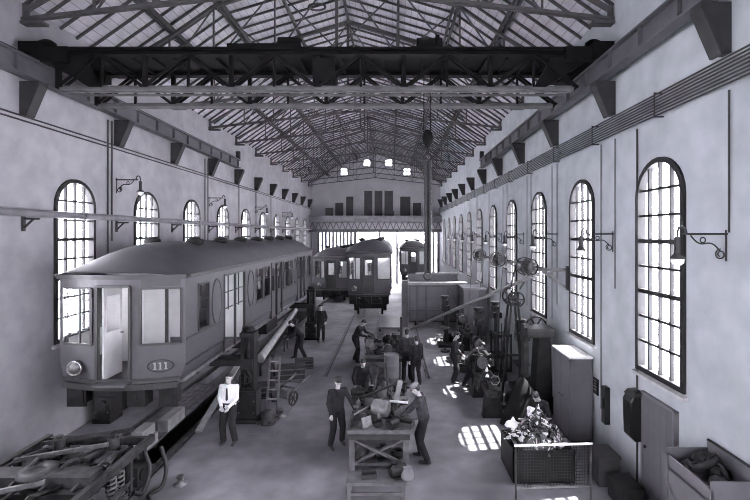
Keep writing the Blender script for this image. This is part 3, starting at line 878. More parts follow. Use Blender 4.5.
    MB().lathe([(.13, -.09), (.11, -.14), (.06, -.17), (0, -.18)], (-.90, bow(-.66) - .02, .42), 18, 'y').build('lens', M['iron_l'], h)
    MB().ring((-.90, bow(-.66) - .11, .42), (0, 1, 0), .145, .022, 20).build('rim', M['chrome'], h)
    if numbered:
        c = (.66 * CW, bow(.66) - .012, .45)
        ang = Matrix.Rotation(math.atan2(bow(.8) - bow(.5), .3 * CW), 4, 'Z')
        m = MB(); m.M = Matrix.Translation(c) @ ang
        m.tube([(.26 * math.cos(2 * PI * i / 28), -.008, .135 * math.sin(2 * PI * i / 28)) for i in range(28)], .012, 6, True)
        pl = m.build('number_plate', M['iron'], t)
        m = MB(); m.M = Matrix.Translation(c) @ ang
        for x in (-.11, 0, .11):
            m.b(x - .016, x + .016, -.02, -.008, -.075, .075); m.b(x - .035, x + .035, -.02, -.008, -.078, -.062); m.b(x - .036, x, -.02, -.008, .045, .075)
        m.build('number_digits', M['cream'], pl)
    # ---- underframe
    m = MB()
    for x in (-.75, .75): m.b(x - .06, x + .06, .15, CL - .15, -.2, .03)
    for y in (1.2, 3.2, 5, 7, 8.5, 10.2, 12, 14): m.b(-1.15, 1.15, y - .06, y + .06, -.14, .03)
    m.build('underframe', M['under'], t)
    m = MB(); m.b(-.95, .95, -.10, .08, -.10, .02); m.b(-.45, .15, -.28, .05, -.50, -.06); m.b(-.30, 0, -.42, -.25, -.42, -.16)
    m.cyl((-.15, -.5, -.3), (-.15, -.4, -.3), .11, n=14)
    m.build('coupler', M['under'], t)
    m = MB(); m.b(.22, .62, -.22, .1, -.42, -.06); m.cyl((.42, -.26, -.24), (.42, -.2, -.24), .06, n=12)
    m.build('jumper_box', M['under'], t)
    for x in (-1.02, 1.02):
        m = MB(); m.b(x - .17, x + .17, -.05, .25, -.44, .0); m.b(x - .21, x + .21, -.02, .02, -.5, -.02)
        m.build('end_bracket', M['under'], t)
    for x, y0, y1 in ((-.7, 5.6, 7.0), (.7, 7.4, 9.0), (.65, 5.3, 6.2)):
        MB().b(x - .35, x + .35, y0, y1, -.62, -.14).build('equipment_box', M['under'], t)
    return t

def make_bogie(label, parent=None):
    """local: x across, y along, z=0 rail top"""
    if parent is None: t = thing('bogie', label, 'bogie')
    else: t = parent
    out = []
    G, WR, WB = .785, .42, 1.0
    for y in (-WB, WB):
        ax = MB().cyl((-1.02, y, WR), (1.02, y, WR), .075, n=14)
        a = ax.build('axle', M['iron'], t)
        for s_ in (-1, 1):
            x = s_ * G
            w = MB()
            w.lathe([(.30, -.055), (WR + .03, -.055), (WR + .03, -.03), (WR, -.02), (WR - .01, .065), (.30, .065)] if s_ > 0 else [(.30, -.065), (WR - .01, -.065), (WR, .02), (WR + .03, .03), (WR + .03, .055), (.30, .055)], (x, y, WR), 28, 'x')
            for k in range(10):
                g = 2 * PI * k / 10
                w.bar((x, y + .1 * math.cos(g), WR + .1 * math.sin(g)), (x, y + .33 * math.cos(g), WR + .33 * math.sin(g)), .06, .05, up=(1, 0, 0))
            w.cyl((x - .09, y, WR), (x + .09, y, WR), .125, n=16)
            w.build('wheel', M['iron'], a)
            MB().b(x + s_ * .14, x + s_ * .36, y - .16, y + .16, WR - .17, WR + .18).cyl((x + s_ * .34, y, WR), (x + s_ * .40, y, WR), .12, n=14).build('axle_box', M['iron_d'], a)
    for s_ in (-1, 1):
        x = s_ * 1.03
        m = MB(); m.b(x - .05, x + .05, -1.55, 1.55, .78, .92)
        for y in (-WB, WB):
            for d in (-.22, .22): m.b(x - .05, x + .05, y + d - .04, y + d + .04, .2, .80)
            m.b(x - .04, x + .04, y - .28, y + .28, .16, .21)
        m.bar((x, -.75, .22), (x, .75, .22), .05, .07)
        m.bar((x, -.75, .2), (x, -.35, .8), .05); m.bar((x, .75, .2), (x, .35, .8), .05)
        sf = m.build('side_frame', M['iron'], t)
        for y in (-.5, -.28, .28, .5):
            hx = [(x + .075 * math.cos(k * .9), y + .075 * math.sin(k * .9), .26 + .5 * k / 42) for k in range(43)]
            MB().tube(hx, .018, 5).build('coil_spring', M['iron_l'], sf)
        for k in range(5):
            L = .78 - k * .12
            MB().tube([(x + s_ * .09, -L + 2 * L * i / 8, .36 + k * .028 + .10 * ((i - 4) / 4) ** 2 * (L / .78)) for i in range(9)], .016, 4).build('leaf_spring', M['iron'], sf)
    for y in (-.28, .28): MB().b(-1.05, 1.05, y - .07, y + .07, .62, .84).build('transom', M['iron_d'], t)
    for y in (-1.5, 1.5): MB().b(-1.05, 1.05, y - .05, y + .05, .74, .88).build('headstock', M['iron'], t)
    for k in range(7):
        x = -.8 + .26 * k; y0 = -1.4 if k % 2 else -.3
        MB().tube([(x, y0, .86), (x + .1, y0 + .5, 1.0 + .06 * (k % 3)), (x - .05, y0 + 1.0, .9), (x + .08, y0 + 1.5, .84)], .022 + .006 * (k % 3), 6).build('cable_hose', M['black' if k % 2 else 'iron'], t)
    for k in range(5):
        y = -1.3 + .62 * k
        MB().bar((-.9, y, .9), (.2 + .1 * k, y + .45, .97), .05, .07).build('tie_rod', M['iron_l' if k % 2 else 'iron'], t)
    for x, y in ((-.55, -1.15), (.45, -1.2), (-.5, 1.1), (.5, 1.15)):
        m = MB(); m.cyl((x, y, .84), (x, y, 1.04), .10, n=14); m.cyl((x, y, 1.04), (x, y, 1.10), .06, n=12); m.b(x - .16, x + .16, y - .04, y + .04, .80, .86)
        m.build('spring_pot', M['iron'], t)
    m = MB(); m.b(-.95, .95, -.17, .17, .80, 1.0); m.lathe([(.30, 1.0), (.28, 1.06), (.12, 1.06), (.10, 1.02)], (0, 0, 0), 20)
    m.build('bolster', M['iron'], t)
    for y in (-.62, .62):
        m = MB(); m.cyl((-.42, y, .52), (.42, y, .52), .26, n=20); m.cyl((-.47, y, .52), (-.42, y, .52), .2, n=16); m.cyl((.42, y, .52), (.56, y, .52), .23, n=16)
        m.b(-.3, .1, y - .15, y + .15, .72, .8)
        m.build('traction_motor', M['iron_d'], t)
    for s_ in (-1, 1):
        m = MB(); m.bar((s_ * .62, -1.45, .5), (s_ * .62, 1.45, .5), .035); m.bar((s_ * .5, -1.4, .3), (s_ * .5, 1.4, .62), .03)
        for y in (-1.46, 1.46): m.bar((s_ * .62, y, .2), (s_ * .62, y, .8), .05); m.b(s_ * .7, s_ * .86, y - .04, y + .04, .3, .58)
        m.build('brake_rigging', M['iron'], t)
    return t

def simple_bogie(car, y, lift):
    m = MB(); z0 = -lift + .03; wr = .42
    for dy in (-1.0, 1.0):
        for s_ in (-1, 1):
            m.cyl((s_ * .79 - .06, y + dy, z0 + wr), (s_ * .79 + .06, y + dy, z0 + wr), wr, n=22)
            m.b(s_ * .95 - .12, s_ * .95 + .12, y + dy - .16, y + dy + .16, z0 + .25, z0 + .6)
        m.cyl((-.9, y + dy, z0 + wr), (.9, y + dy, z0 + wr), .08, n=10)
    for s_ in (-1, 1): m.b(s_ * 1.02 - .05, s_ * 1.02 + .05, y - 1.5, y + 1.5, z0 + .55, z0 + .72)
    m.b(-1.05, 1.05, y - .3, y + .3, z0 + .4, z0 + .8); m.b(-1.05, 1.05, y - 1.5, y - 1.4, z0 + .5, z0 + .72)
    m.b(-.4, .4, y - .3, y + .3, z0 + .8, 0)
    return m.build('bogie_frame', M['under'], car)

def build_cars():
    car = make_car('large grey metro car number 111 lifted on jacks at the left, end door open')
    car.location = (-6.0, 9.58, 1.76)
    others = [
        ('grey metro car standing right of the lifted car, its end towards the camera', (-4.42, 31.8, .95), (1, .80, 1)),
        ('light grey metro car on the middle track above the inspection pit', (-1.36, 25.6, 1.45), (.95, 1, 1.05)),
        ('distant dark metro car standing in the right-hand gateway', (2.03, 40.0, 1.35), (.94, 1, 1))]
    for lb, loc, sc in others:
        c = dup(car, loc, 0, lb, scale=sc)
        sb = simple_bogie(c, 2.6, loc[2] / sc[2])
        for ch in list(c.children):
            if ch.name.startswith('number_plate'):
                for g in list(ch.children): bpy.data.objects.remove(g)
                bpy.data.objects.remove(ch)
    for nm, g in (('metro_car', 'metro cars in the workshop'),):
        for o in [o for o in COL.objects if o.name.startswith('metro_car')]: o['group'] = g
    b = make_bogie('heavy bogie without its car, springs and motors exposed, in the lower left corner')
    b.location = (-5.875, 7.15, .14)
    for o in [q for q in COL.objects if q.name.startswith('metro_car.')]:
        if True:
            for ch in list(o.children):
                if ch.name.split('.')[0] in ('vestibule_door', 'front_door', 'dark_post', 'step'):
                    for g in list(ch.children): bpy.data.objects.remove(g)
                    bpy.data.objects.remove(ch)
            m = MB(); panel(m, [-.40, -.26, .15, .29], [.12, 1.15, 2.0, 2.18], [(-.26, .15, 1.15, 2.0)], lambda u, z, tt: (u, -.17 + tt, z), .04)
            m.build('end_door', M['car_dark'], o)
def bake(mb, name, voxel, smooth=3, mats=None, parent=None):
    me = mb.mesh('tmp'); o = bpy.data.objects.new('tmp', me); COL.objects.link(o)
    md = o.modifiers.new('r', 'REMESH'); md.mode = 'VOXEL'; md.voxel_size = voxel; md.use_smooth_shade = True
    if smooth:
        sm = o.modifiers.new('s', 'SMOOTH'); sm.factor = .5; sm.iterations = smooth
    dg = bpy.context.evaluated_depsgraph_get(); dg.update()
    ev = bpy.data.meshes.new_from_object(o.evaluated_get(dg))
    bpy.data.objects.remove(o); bpy.data.meshes.remove(me)
    ev.name = name; ev.materials.clear()
    for m in mats: ev.materials.append(m)
    ev.polygons.foreach_set('use_smooth', [True] * len(ev.polygons))
    q = bpy.data.objects.new(name, ev); COL.objects.link(q)
    if parent is not None: q.parent = parent
    return q

def caps(mb, p, q, r1, r2=None, n=10):
    r2 = r1 if r2 is None else r2
    p = Vector(p); q = Vector(q)
    mb.cyl(p, q, r1, r2, n); mb.ball(p, r1, n, 6); mb.ball(q, r2, n, 6)

def ik(a, c, l1, l2, pole):
    a = Vector(a); c = Vector(c); d = c - a; L = d.length
    if L > (l1 + l2) * .995:
        c = a + d.normalized() * (l1 + l2) * .995; d = c - a; L = d.length
    x = (l1 * l1 - l2 * l2 + L * L) / (2 * L); h = math.sqrt(max(0, l1 * l1 - x * x))
    t = d.normalized(); p = Vector(pole); p = (p - t * p.dot(t)).normalized()
    return a + t * x + p * h, c

def person(label, loc, rz, lean=0, side=0, hands=None, head=(0, 0), top='over_d', leg='over_d', hat=None, feet=None, crouch=0, tie=False, apron=False, h=1.70, group=None, sleeves=True, vox=.012):
    """local: faces -y; lean = forward pitch in degrees; head = (pitch, yaw)"""
    t = thing('person', label, 'person', loc, rz, group)
    k = h / 1.70
    t.scale = (k, k, k)
    Rm = Matrix.Rotation(R(lean), 3, 'X') @ Matrix.Rotation(R(side), 3, 'Y')
    pel = Vector((0, 0 + .10 * math.sin(R(lean)), .92 - crouch))
    def up(x, y, z): return pel + Rm @ Vector((x, y, z))
    feet = feet or [(-.12, 0), (.12, .02)]
    hips = [pel + Vector((-.09, 0, -.02)), pel + Vector((.09, 0, -.02))]
    ank = [Vector((f[0], f[1], .09)) for f in feet]
    knees = []
    for i in range(2):
        kn, an = ik(hips[i], ank[i], .43, .42, (0, -1, 0)); knees.append(kn)
    sh = [up(-.185, 0, .47), up(.185, 0, .47)]
    hands = hands or [(-.27, -.06, .80), (.27, -.06, .80)]
    el, wr = [], []
    for i in range(2):
        e, w = ik(sh[i], hands[i], .29, .26, ((-.5, .55, -.4), (.5, .55, -.4))[i]); el.append(e); wr.append(w)
    neck = up(0, .0, .54)
    Hm = Rm @ Matrix.Rotation(R(head[1]), 3, 'Z') @ Matrix.Rotation(R(head[0]), 3, 'X')
    hc = neck + (Rm @ Vector((0, -.015, .05))) + Hm @ Vector((0, -.02, .095))
    def hd(x, y, z): return hc + Hm @ Vector((x, y, z))
    # ---- body: one continuous surface
    b = MB()
    for s_ in (-1, 1):
        caps(b, up(s_ * .065, 0, .0), up(s_ * .07, .0, .38), .092, .09)
        caps(b, up(s_ * .05, 0, .43), up(s_ * .15, 0, .445), .062, .048)
    caps(b, up(0, 0, .02), up(0, -.01, .40), .092, .09)
    caps(b, up(0, 0, .48), neck + (hc - neck) * .5, .06, .052)
    for i in range(2):
        caps(b, hips[i], knees[i], .085, .058); caps(b, knees[i], ank[i], .056, .038)
        caps(b, ank[i] + Vector((0, .03, -.045)), ank[i] + Vector((0, -.14, -.055)), .038, .032)
        caps(b, sh[i] + (el[i] - sh[i]) * .12, el[i], .042, .038); caps(b, el[i], wr[i], .037, .028)
        # hand: palm, four fingers, thumb
        f = (wr[i] - el[i]).normalized()
        sidev = f.cross(Vector((0, 0, 1)));
        sidev = sidev.normalized() if sidev.length > .05 else Vector((1, 0, 0))
        pn = sidev.cross(f).normalized(); s_ = 1 if i else -1
        caps(b, wr[i], wr[i] + f * .05, .028, .034)
        for j in range(4):
            o = wr[i] + f * .075 + sidev * ((j - 1.5) * .021)
            ln = (.055, .068, .064, .048)[j]
            m1 = o + f * ln * .55 - pn * .006; caps(b, o, m1, .0115, .011, 6); caps(b, m1, m1 + f * ln * .4 - pn * .022, .011, .010, 6)
        th0 = wr[i] + f * .03 - sidev * (.028 * s_); th1 = th0 + f * .035 - sidev * (.03 * s_) - pn * .01
        caps(b, th0, th1, .014, .012, 6); caps(b, th1, th1 + f * .03 - pn * .006, .012, .010, 6)
    hb = MB(); hb.M = Matrix.Translation(hc) @ Hm.to_4x4()
    hb.ball((0, .012, .03), (.073, .092, .085), 14, 10); hb.ball((0, -.02, -.035), (.058, .068, .075), 12, 8); hb.ball((0, -.045, -.085), (.03, .03, .025), 8, 6)
    hb.cyl((0, -.085, .02), (0, -.108, -.022), .010, .017, 8); hb.ball((0, -.10, -.022), .017, 8, 6)
    for s_ in (-1, 1):
        hb.ball((s_ * .075, .01, .0), (.012, .022, .034), 8, 6); hb.ball((s_ * .03, -.078, .035), (.025, .012, .009), 8, 6)
    hb.ball((0, -.086, -.052), (.024, .010, .009), 8, 6)
    b.v += hb.v; o0 = len(b.v) - len(hb.v)
    b.f += [[x + o0 for x in f] for f in hb.f]; b.sm += hb.sm; b.mi += hb.mi
    bake(b, 'body', vox, 2, [M['skin']], t)
    e = MB()
    for s_ in (-1, 1): e.ball(tuple(hd(s_ * .031, -.082, .018)), .011, 8, 6)
    e.build('eyes', M['hair'], t)
    mo = MB(); mo.ball(tuple(hd(0, -.094, -.052)), (.018, .006, .004), 8, 5); mo.build('mouth', M['over_m'], t)
    # ---- hair / hat
    hr = MB(); hr.M = Matrix.Translation(hc) @ Hm.to_4x4()
    hr.ball((0, .022, .045), (.079, .094, .082), 16, 10); hr.ball((0, .06, -.01), (.068, .05, .06), 12, 8)
    hr.build('hair', M['hair'], t)
    if hat:
        c = MB(); c.M = Matrix.Translation(hc) @ Hm.to_4x4() @ Matrix.Rotation(R(-6), 4, 'X')
        if hat == 'cap' or hat == 'light_cap':
            c.lathe([(.088, .05), (.094, .07), (.118, .105), (.10, .125), (.0, .135)], (0, .012, .0), 18)
            c.prism([(-.075, 0), (-.05, -.055), (0, -.072), (.05, -.055), (.075, 0)], (0, 0, .012), origin=(0, -.07, .055), ex=(1, 0, 0), ey=(0, 1, 0))
        else:
            c.lathe([(.088, .04), (.092, .08), (.08, .118), (.04, .135), (0, .138)], (0, .012, 0), 18)
        c.build('cap', M['pipe' if hat == 'light_cap' else 'hair'], t)
    # ---- clothes
    c = MB()
    for s_ in (-1, 1):
        caps(c, up(s_ * .075, .0, -.02), up(s_ * .085, .0, .40), .112, .114); caps(c, up(s_ * .05, 0, .44), up(s_ * .168, 0, .458), .082, .066)
    caps(c, up(0, -.015, .0), up(0, -.02, .42), .12, .12)
    if apron or top != leg: pass
    for i in range(2):
        caps(c, sh[i], el[i], .062, .054)
        end = el[i] + (wr[i] - el[i]) * (.97 if sleeves else .25)
        caps(c, el[i], end, .052, .040 if sleeves else .052)
    bake(c, 'shirt' if top == 'shirt_w' else 'jacket', .014, 3, [M[top]], t)
    c = MB(); caps(c, pel + Vector((-.07, 0, .03)), pel + Vector((.07, 0, .03)), .122)
    for i in range(2):
        caps(c, hips[i], knees[i], .112, .083); caps(c, knees[i], ank[i] + Vector((0, 0, .01)), .081, .072)
    bake(c, 'trousers', .014, 3, [M[leg]], t)
    for i in range(2):
        s = MB(); a = ank[i]
        caps(s, a + Vector((0, .045, -.042)), a + Vector((0, -.07, -.048)), .046, .044); caps(s, a + Vector((0, -.07, -.05)), a + Vector((0, -.155, -.058)), .044, .032)
        s.v = [(p[0], p[1], max(p[2], .002)) for p in s.v]
        s.build('shoe', M['shoe'], t)
    if tie:
        m = MB(); m.M = Matrix.Translation(pel) @ Rm.to_4x4()
        m.prism([(-.018, .47), (.018, .47), (.03, .20), (0, .16), (-.03, .20)], (0, .012, 0), origin=(0, -.152, 0)); m.build('tie', M['hair'], t)
        m = MB(); m.M = Matrix.Translation(pel) @ Rm.to_4x4()
        m.prism([(-.07, .53), (0, .46), (.07, .53), (.05, .55), (0, .50), (-.05, .55)], (0, .02, 0), origin=(0, -.12, 0)); m.build('collar', M['shirt_w'], t)
        m = MB(); m.ring(tuple(pel + Vector((0, 0, .09))), (0, 0, 1), .155, .018, 20, 6); m.v = [(p[0] * 1.18, p[1], p[2]) for p in m.v]; m.build('belt', M['shoe'], t)
    return t

def build_people():
    person('man in white shirt and dark tie standing beside the lifted car', (-3.98, 10.5, 0), 0, hands=[(-.10, -.22, .98), (.08, -.23, .97)], head=(4, 0), top='shirt_w', leg='trous', tie=True, h=1.69, feet=[(-.15, .02), (.15, -.02)])
    person('man in dark overalls and cap at the left of the near workbench', (-1.33, 10.35, 0), R(28), lean=8, hands=[(-.20, -.14, .86), (.30, -.42, 1.0)], head=(6, -10), hat='cap', h=1.66, feet=[(-.17, -.02), (.17, .08)])
    person('man with dark hair bending over the far left corner of the near workbench', (-.86, 12.25, 0), R(12), lean=22, hands=[(-.25, -.48, .98), (.22, -.50, .98)], head=(8, 10), h=1.66)
    person('man in dark clothes and light cap on the right side of the near workbench', (.70, 9.7, 0), R(-105), lean=11, hands=[(-.16, -.45, .98), (.18, -.46, 1.0)], head=(22, 0), hat='light_cap', top='over_m', h=1.72, feet=[(-.15, -.08), (.14, .12)])
    person('man leaning over the left side of the far workbench, arms forward', (-1.42, 17.2, 0), R(72), lean=26, hands=[(-.18, -.52, 1.02), (.2, -.5, 1.05)], head=(15, 0), h=1.78, hat='round', feet=[(-.15, -.1), (.15, .14)])
    person('taller man in dark clothes right of the far workbench, back to camera', (.52, 15.0, 0), R(172), hands=[(-.26, -.03, .78), (.26, -.03, .78)], h=1.76, feet=[(-.10, -.1), (.10, .14)], top='over_m')
    person('shorter man in dark overalls, right one of the pair by the far workbench', (.83, 14.65, 0), R(196), hands=[(-.24, -.10, .82), (.26, -.02, .78)], h=1.60, feet=[(-.1, .1), (.1, -.1)])
    person('upright man in cap and dark overalls left of the lathe by the windows', (2.12, 14.75, 0), R(80), lean=4, hands=[(-.18, -.28, 1.0), (.22, -.2, .95)], head=(10, 0), h=1.72, hat='cap')
    person('man bent over the lathe, right of the upright man by the windows', (2.58, 14.2, 0), R(80), lean=38, hands=[(-.16, -.55, .88), (.18, -.55, .92)], head=(5, 0), h=1.68, feet=[(-.16, -.15), (.16, .2)], hat='round')
    person('man in dark clothes stooping behind the heap of bright metal scrap near the cabinet', (3.52, 9.98, 0), R(-50), lean=32, hands=[(-.25, -.45, .88), (.25, -.42, .86)], head=(10, 10), h=1.62, top='over_d')
    person('man in dark clothes stooping towards the side of the lifted car', (-3.78, 17.6, 0), R(-70), lean=34, hands=[(-.22, -.50, .95), (.22, -.45, .92)], head=(5, 0), h=1.70, feet=[(-.16, -.16), (.16, .2)])
    person('man standing in front of the further lifting jack', (-3.38, 20.4, 0), R(15), hands=[(-.24, -.12, .85), (.2, -.2, .95)], h=1.72, hat='cap')
def make_jack(label, loc, arm):
    t = thing('lifting_jack', label, 'jack', loc, 0, 'screw jacks along the lifted car')
    m = MB(); m.b(-.30, .30, -.28, .28, 0, .12); m.b(-.26, .26, -.24, .24, .12, .85)
    m.build('base', M['under'], t, bevel=.02)
    m = MB(); m.b(-.18, -.08, -.17, .17, .85, 2.35); m.b(.08, .18, -.17, .17, .85, 2.35); m.b(-.2, .2, -.2, .2, 2.3, 2.42); m.b(-.2, .2, -.19, .19, .83, .93)
    m.build('column', M['under'], t, bevel=.008)
    MB().cyl((0, 0, .9), (0, 0, 2.55), .055, n=12).build('screw', M['iron'], t)
    MB().lathe([(.10, 2.42), (.16, 2.45), (.16, 2.52), (.1, 2.56)], (0, 0, 0), 18).build('screw_head', M['under'], t)
    m = MB(); m.b(-.16, .16, -.24, .24, 1.45, 1.72); m.b(min(0, arm), max(0, arm), -.1, .1, 1.5, 1.66)
    m.build('lifting_arm', M['iron_d'], t)
    m = MB(); m.ring((.0, -.30, 1.25), (0, 1, 0), .16, .016, 16, 5); m.cyl((0, -.30, 1.25), (0, -.15, 1.25), .03, n=8); m.bar((-.16, -.3, 1.25), (.16, -.3, 1.25), .02); m.bar((0, -.3, 1.09), (0, -.3, 1.41), .02)
    m.build('hand_wheel', M['iron'], t)
    m = MB()
    for z in (.3, .6): m.ball((.2, -.25, z), .022, 8, 6); m.ball((-.2, -.25, z), .022, 8, 6)
    m.build('bolt', M['iron_l'], t)
    return t

def bench(label, loc, w, l, h):
    t = thing('workbench', label, 'workbench', loc)
    m = MB(); m.b(-w / 2, w / 2, 0, l, h - .09, h)
    m.build('top', M['wood'], t, bevel=.008)
    for y0, y1 in ((-.02, .03), (l - .03, l)): MB().b(-w / 2 + .02, w / 2 - .02, y0, y1, h - .2, h - .09).build('apron', M['wood_d'], t)
    for x in (-w / 2 + .10, w / 2 - .10):
        for y in (.08, l / 2, l - .08):
            MB().b(x - .06, x + .06, y - .06, y + .06, 0, h - .09).build('leg', M['wood'], t)
    a = w / 2 - .12
    for y in (.05, l - .08):
        for s_ in (-1, 1):
            MB().bar((-s_ * a, y + .02 * s_, .18), (s_ * a, y + .02 * s_, h - .2), .04, .09, up=(0, 1, 0)).build('cross_brace', M['wood'], t)
    m = MB(); m.b(-w / 2 + .05, w / 2 - .05, .06, l - .06, .14, .19)
    m.build('shelf', M['wood'], t)
    return t

# ---- small repeated machine parts (each returns a fresh object with its origin at the base)
def p_gear(r=.13, hgt=.06):
    m = MB(); n = 16; poly = []
    for i in range(n * 2):
        rr = r if i % 2 else r * .84
        for d in (-.04, .04):
            g = PI * i / n + d; poly.append((rr * math.cos(g), rr * math.sin(g)))
    m.prism(poly, (0, 0, hgt), ex=(1, 0, 0), ey=(0, 1, 0)); m.cyl((0, 0, hgt), (0, 0, hgt * 1.7), r * .35, n=12)
    return 'gear', m, 'iron', 'gear wheel'
def p_flange():
    m = MB(); m.lathe([(.14, 0), (.14, .03), (.07, .04), (.065, .16), (.09, .17), (.09, .2), (.05, .2)], (0, 0, 0), 18); return 'flanged_pipe', m, 'iron_l', 'flanged pipe piece'
def p_motor():
    m = MB(); m.cyl((-.17, 0, .15), (.17, 0, .15), .13, n=18); m.cyl((-.21, 0, .15), (-.17, 0, .15), .09, n=14); m.cyl((.17, 0, .15), (.29, 0, .15), .025, n=8)
    m.b(-.14, .14, -.13, .13, 0, .04); m.b(-.06, .06, -.05, .05, .26, .34); return 'electric_motor', m, 'iron_d', 'small electric motor'
def p_vise():
    m = MB(); m.b(-.09, .09, -.08, .08, 0, .06); m.b(-.05, .05, -.07, .07, .06, .16); m.b(-.08, .08, -.02, .03, .12, .22); m.b(-.08, .08, -.12, -.07, .12, .22); m.cyl((0, -.3, .14), (0, .05, .14), .02, n=8); m.cyl((-.12, -.29, .14), (.12, -.29, .14), .01, n=6)
    return 'bench_vise', m, 'iron', 'bench vise with its screw handle'
def p_can():
    m = MB(); m.lathe([(.06, 0), (.065, .01), (.06, .16), (.04, .19), (.015, .2), (.01, .25)], (0, 0, 0), 14); m.tube([(.05, 0, .12), (.12, 0, .14), (.15, 0, .22)], .008, 5); return 'oil_can', m, 'iron_l', 'spouted oil can'
def p_box():
    m = MB()
    m.b(-.2, .2, -.12, .12, 0, .02)
    for s_ in (-1, 1): m.b(s_ * .2 - .012, s_ * .2 + .012, -.13, .13, 0, .13); m.b(-.2, .2, s_ * .12 - .012, s_ * .12 + .012, 0, .13)
    m.cyl((-.19, 0, .2), (.19, 0, .2), .015, n=8); m.b(-.2, -.17, -.02, .02, .1, .22); m.b(.17, .2, -.02, .02, .1, .22); return 'tool_tray', m, 'wood_d', 'wooden tool tray with a carrying bar'
def p_rod():
    m = MB(); m.cyl((-.35, 0, .03), (.35, 0, .03), .028, n=10); m.cyl((.30, 0, .04), (.36, 0, .04), .04, n=12); return 'steel_shaft', m, 'iron_l', 'short steel shaft'
def p_bracket():
    m = MB(); m.b(-.12, .12, -.1, .1, 0, .03); m.prism([(-.1, .03), (.1, .03), (.1, .09), (-.02, .26), (-.1, .26)], (0, .05, 0), origin=(0, -.025, 0)); m.cyl((-.06, -.06, .22), (-.06, .06, .22), .055, n=14); return 'cast_bracket', m, 'iron', 'cast iron bearing bracket'
def p_coil():
    m = MB()
    for z in (.03, .08, .13): m.ring((0, 0, z), (0, 0, 1), .12, .03, 18, 6)
    return 'wire_coil', m, 'iron_d', 'coil of thick wire'
def p_plate():
    m = MB(); m.box((0, 0, .14), (.30, .03, .28), Matrix.Rotation(R(-18), 3, 'X')); m.b(-.16, .16, .02, .12, 0, .05); return 'leaning_plate', m, 'iron_l', 'pale plate leaning upright'
def p_spring():
    m = MB(); m.tube([(.06 * math.cos(k * .7), .06 * math.sin(k * .7), .015 + .24 * k / 50) for k in range(51)], .014, 5); return 'coil_spring', m, 'iron', 'upright coil spring'
def p_hammer():
    m = MB(); m.cyl((-.18, 0, .03), (.14, 0, .03), .014, n=8); m.b(.12, .18, -.06, .06, .0, .06); return 'hammer', m, 'wood_l', 'hammer lying flat'
def p_casting():
    m = MB(); m.lathe([(.19, 0), (.2, .05), (.16, .1), (.17, .2), (.12, .3), (.05, .33), (0, .33)], (0, 0, 0), 18); m.b(-.26, .26, -.05, .05, .03, .1); m.b(-.04, .04, -.24, .24, .03, .1); return 'machine_casting', m, 'iron', 'rounded machine casting'
KINDS_P = [p_gear, p_flange, p_motor, p_vise, p_can, p_box, p_rod, p_bracket, p_coil, p_plate, p_spring, p_hammer, p_casting]
PROTO = {}
def part(fn, loc, rz, label, group, sc=1.0):
    nm, m, mt, desc = fn()
    if nm not in PROTO:
        o = m.build(nm, M[mt]); PROTO[nm] = o
    else:
        o = PROTO[nm].copy(); COL.objects.link(o)
    o.location = loc; o.rotation_euler = (0, 0, rz); o.scale = (sc, sc, sc)
    return tag(o, desc + ' ' + label, nm.replace('_', ' '), group)

def bench_clutter(bx, by, w, l, h, where, group, seed, rows, cols, sc=1.0):
    r = random.Random(seed); ks = []
    rn = {2: ['front', 'back'], 3: ['front', 'middle', 'back'], 4: ['front', 'front middle', 'back middle', 'back'], 5: ['front', 'second', 'middle', 'fourth', 'rearmost'], 6: ['front', 'second', 'third', 'fourth', 'fifth', 'rearmost'], 7: ['front', 'second', 'third', 'middle', 'fifth', 'sixth', 'rearmost']}[rows]
    cn = {3: ['left', 'centre', 'right'], 4: ['left', 'centre left', 'centre right', 'right'], 5: ['far left', 'left', 'centre', 'right', 'far right']}[cols]
    for i in range(rows):
        for j in range(cols):
            if not ks: ks = KINDS_P[:]; r.shuffle(ks)
            fn = ks.pop()
            x = bx - w / 2 + w * (j + .5) / cols + r.uniform(-.04, .04); y = by + l * (i + .5) / rows + r.uniform(-.05, .05)
            part(fn, (x, y, h), r.uniform(-.9, .9) + (PI / 2 if fn in (p_rod,) and r.random() < .3 else 0), 'on the %s, %s row, %s' % (where, rn[i], cn[j]), group, sc * r.uniform(.85, 1.1))

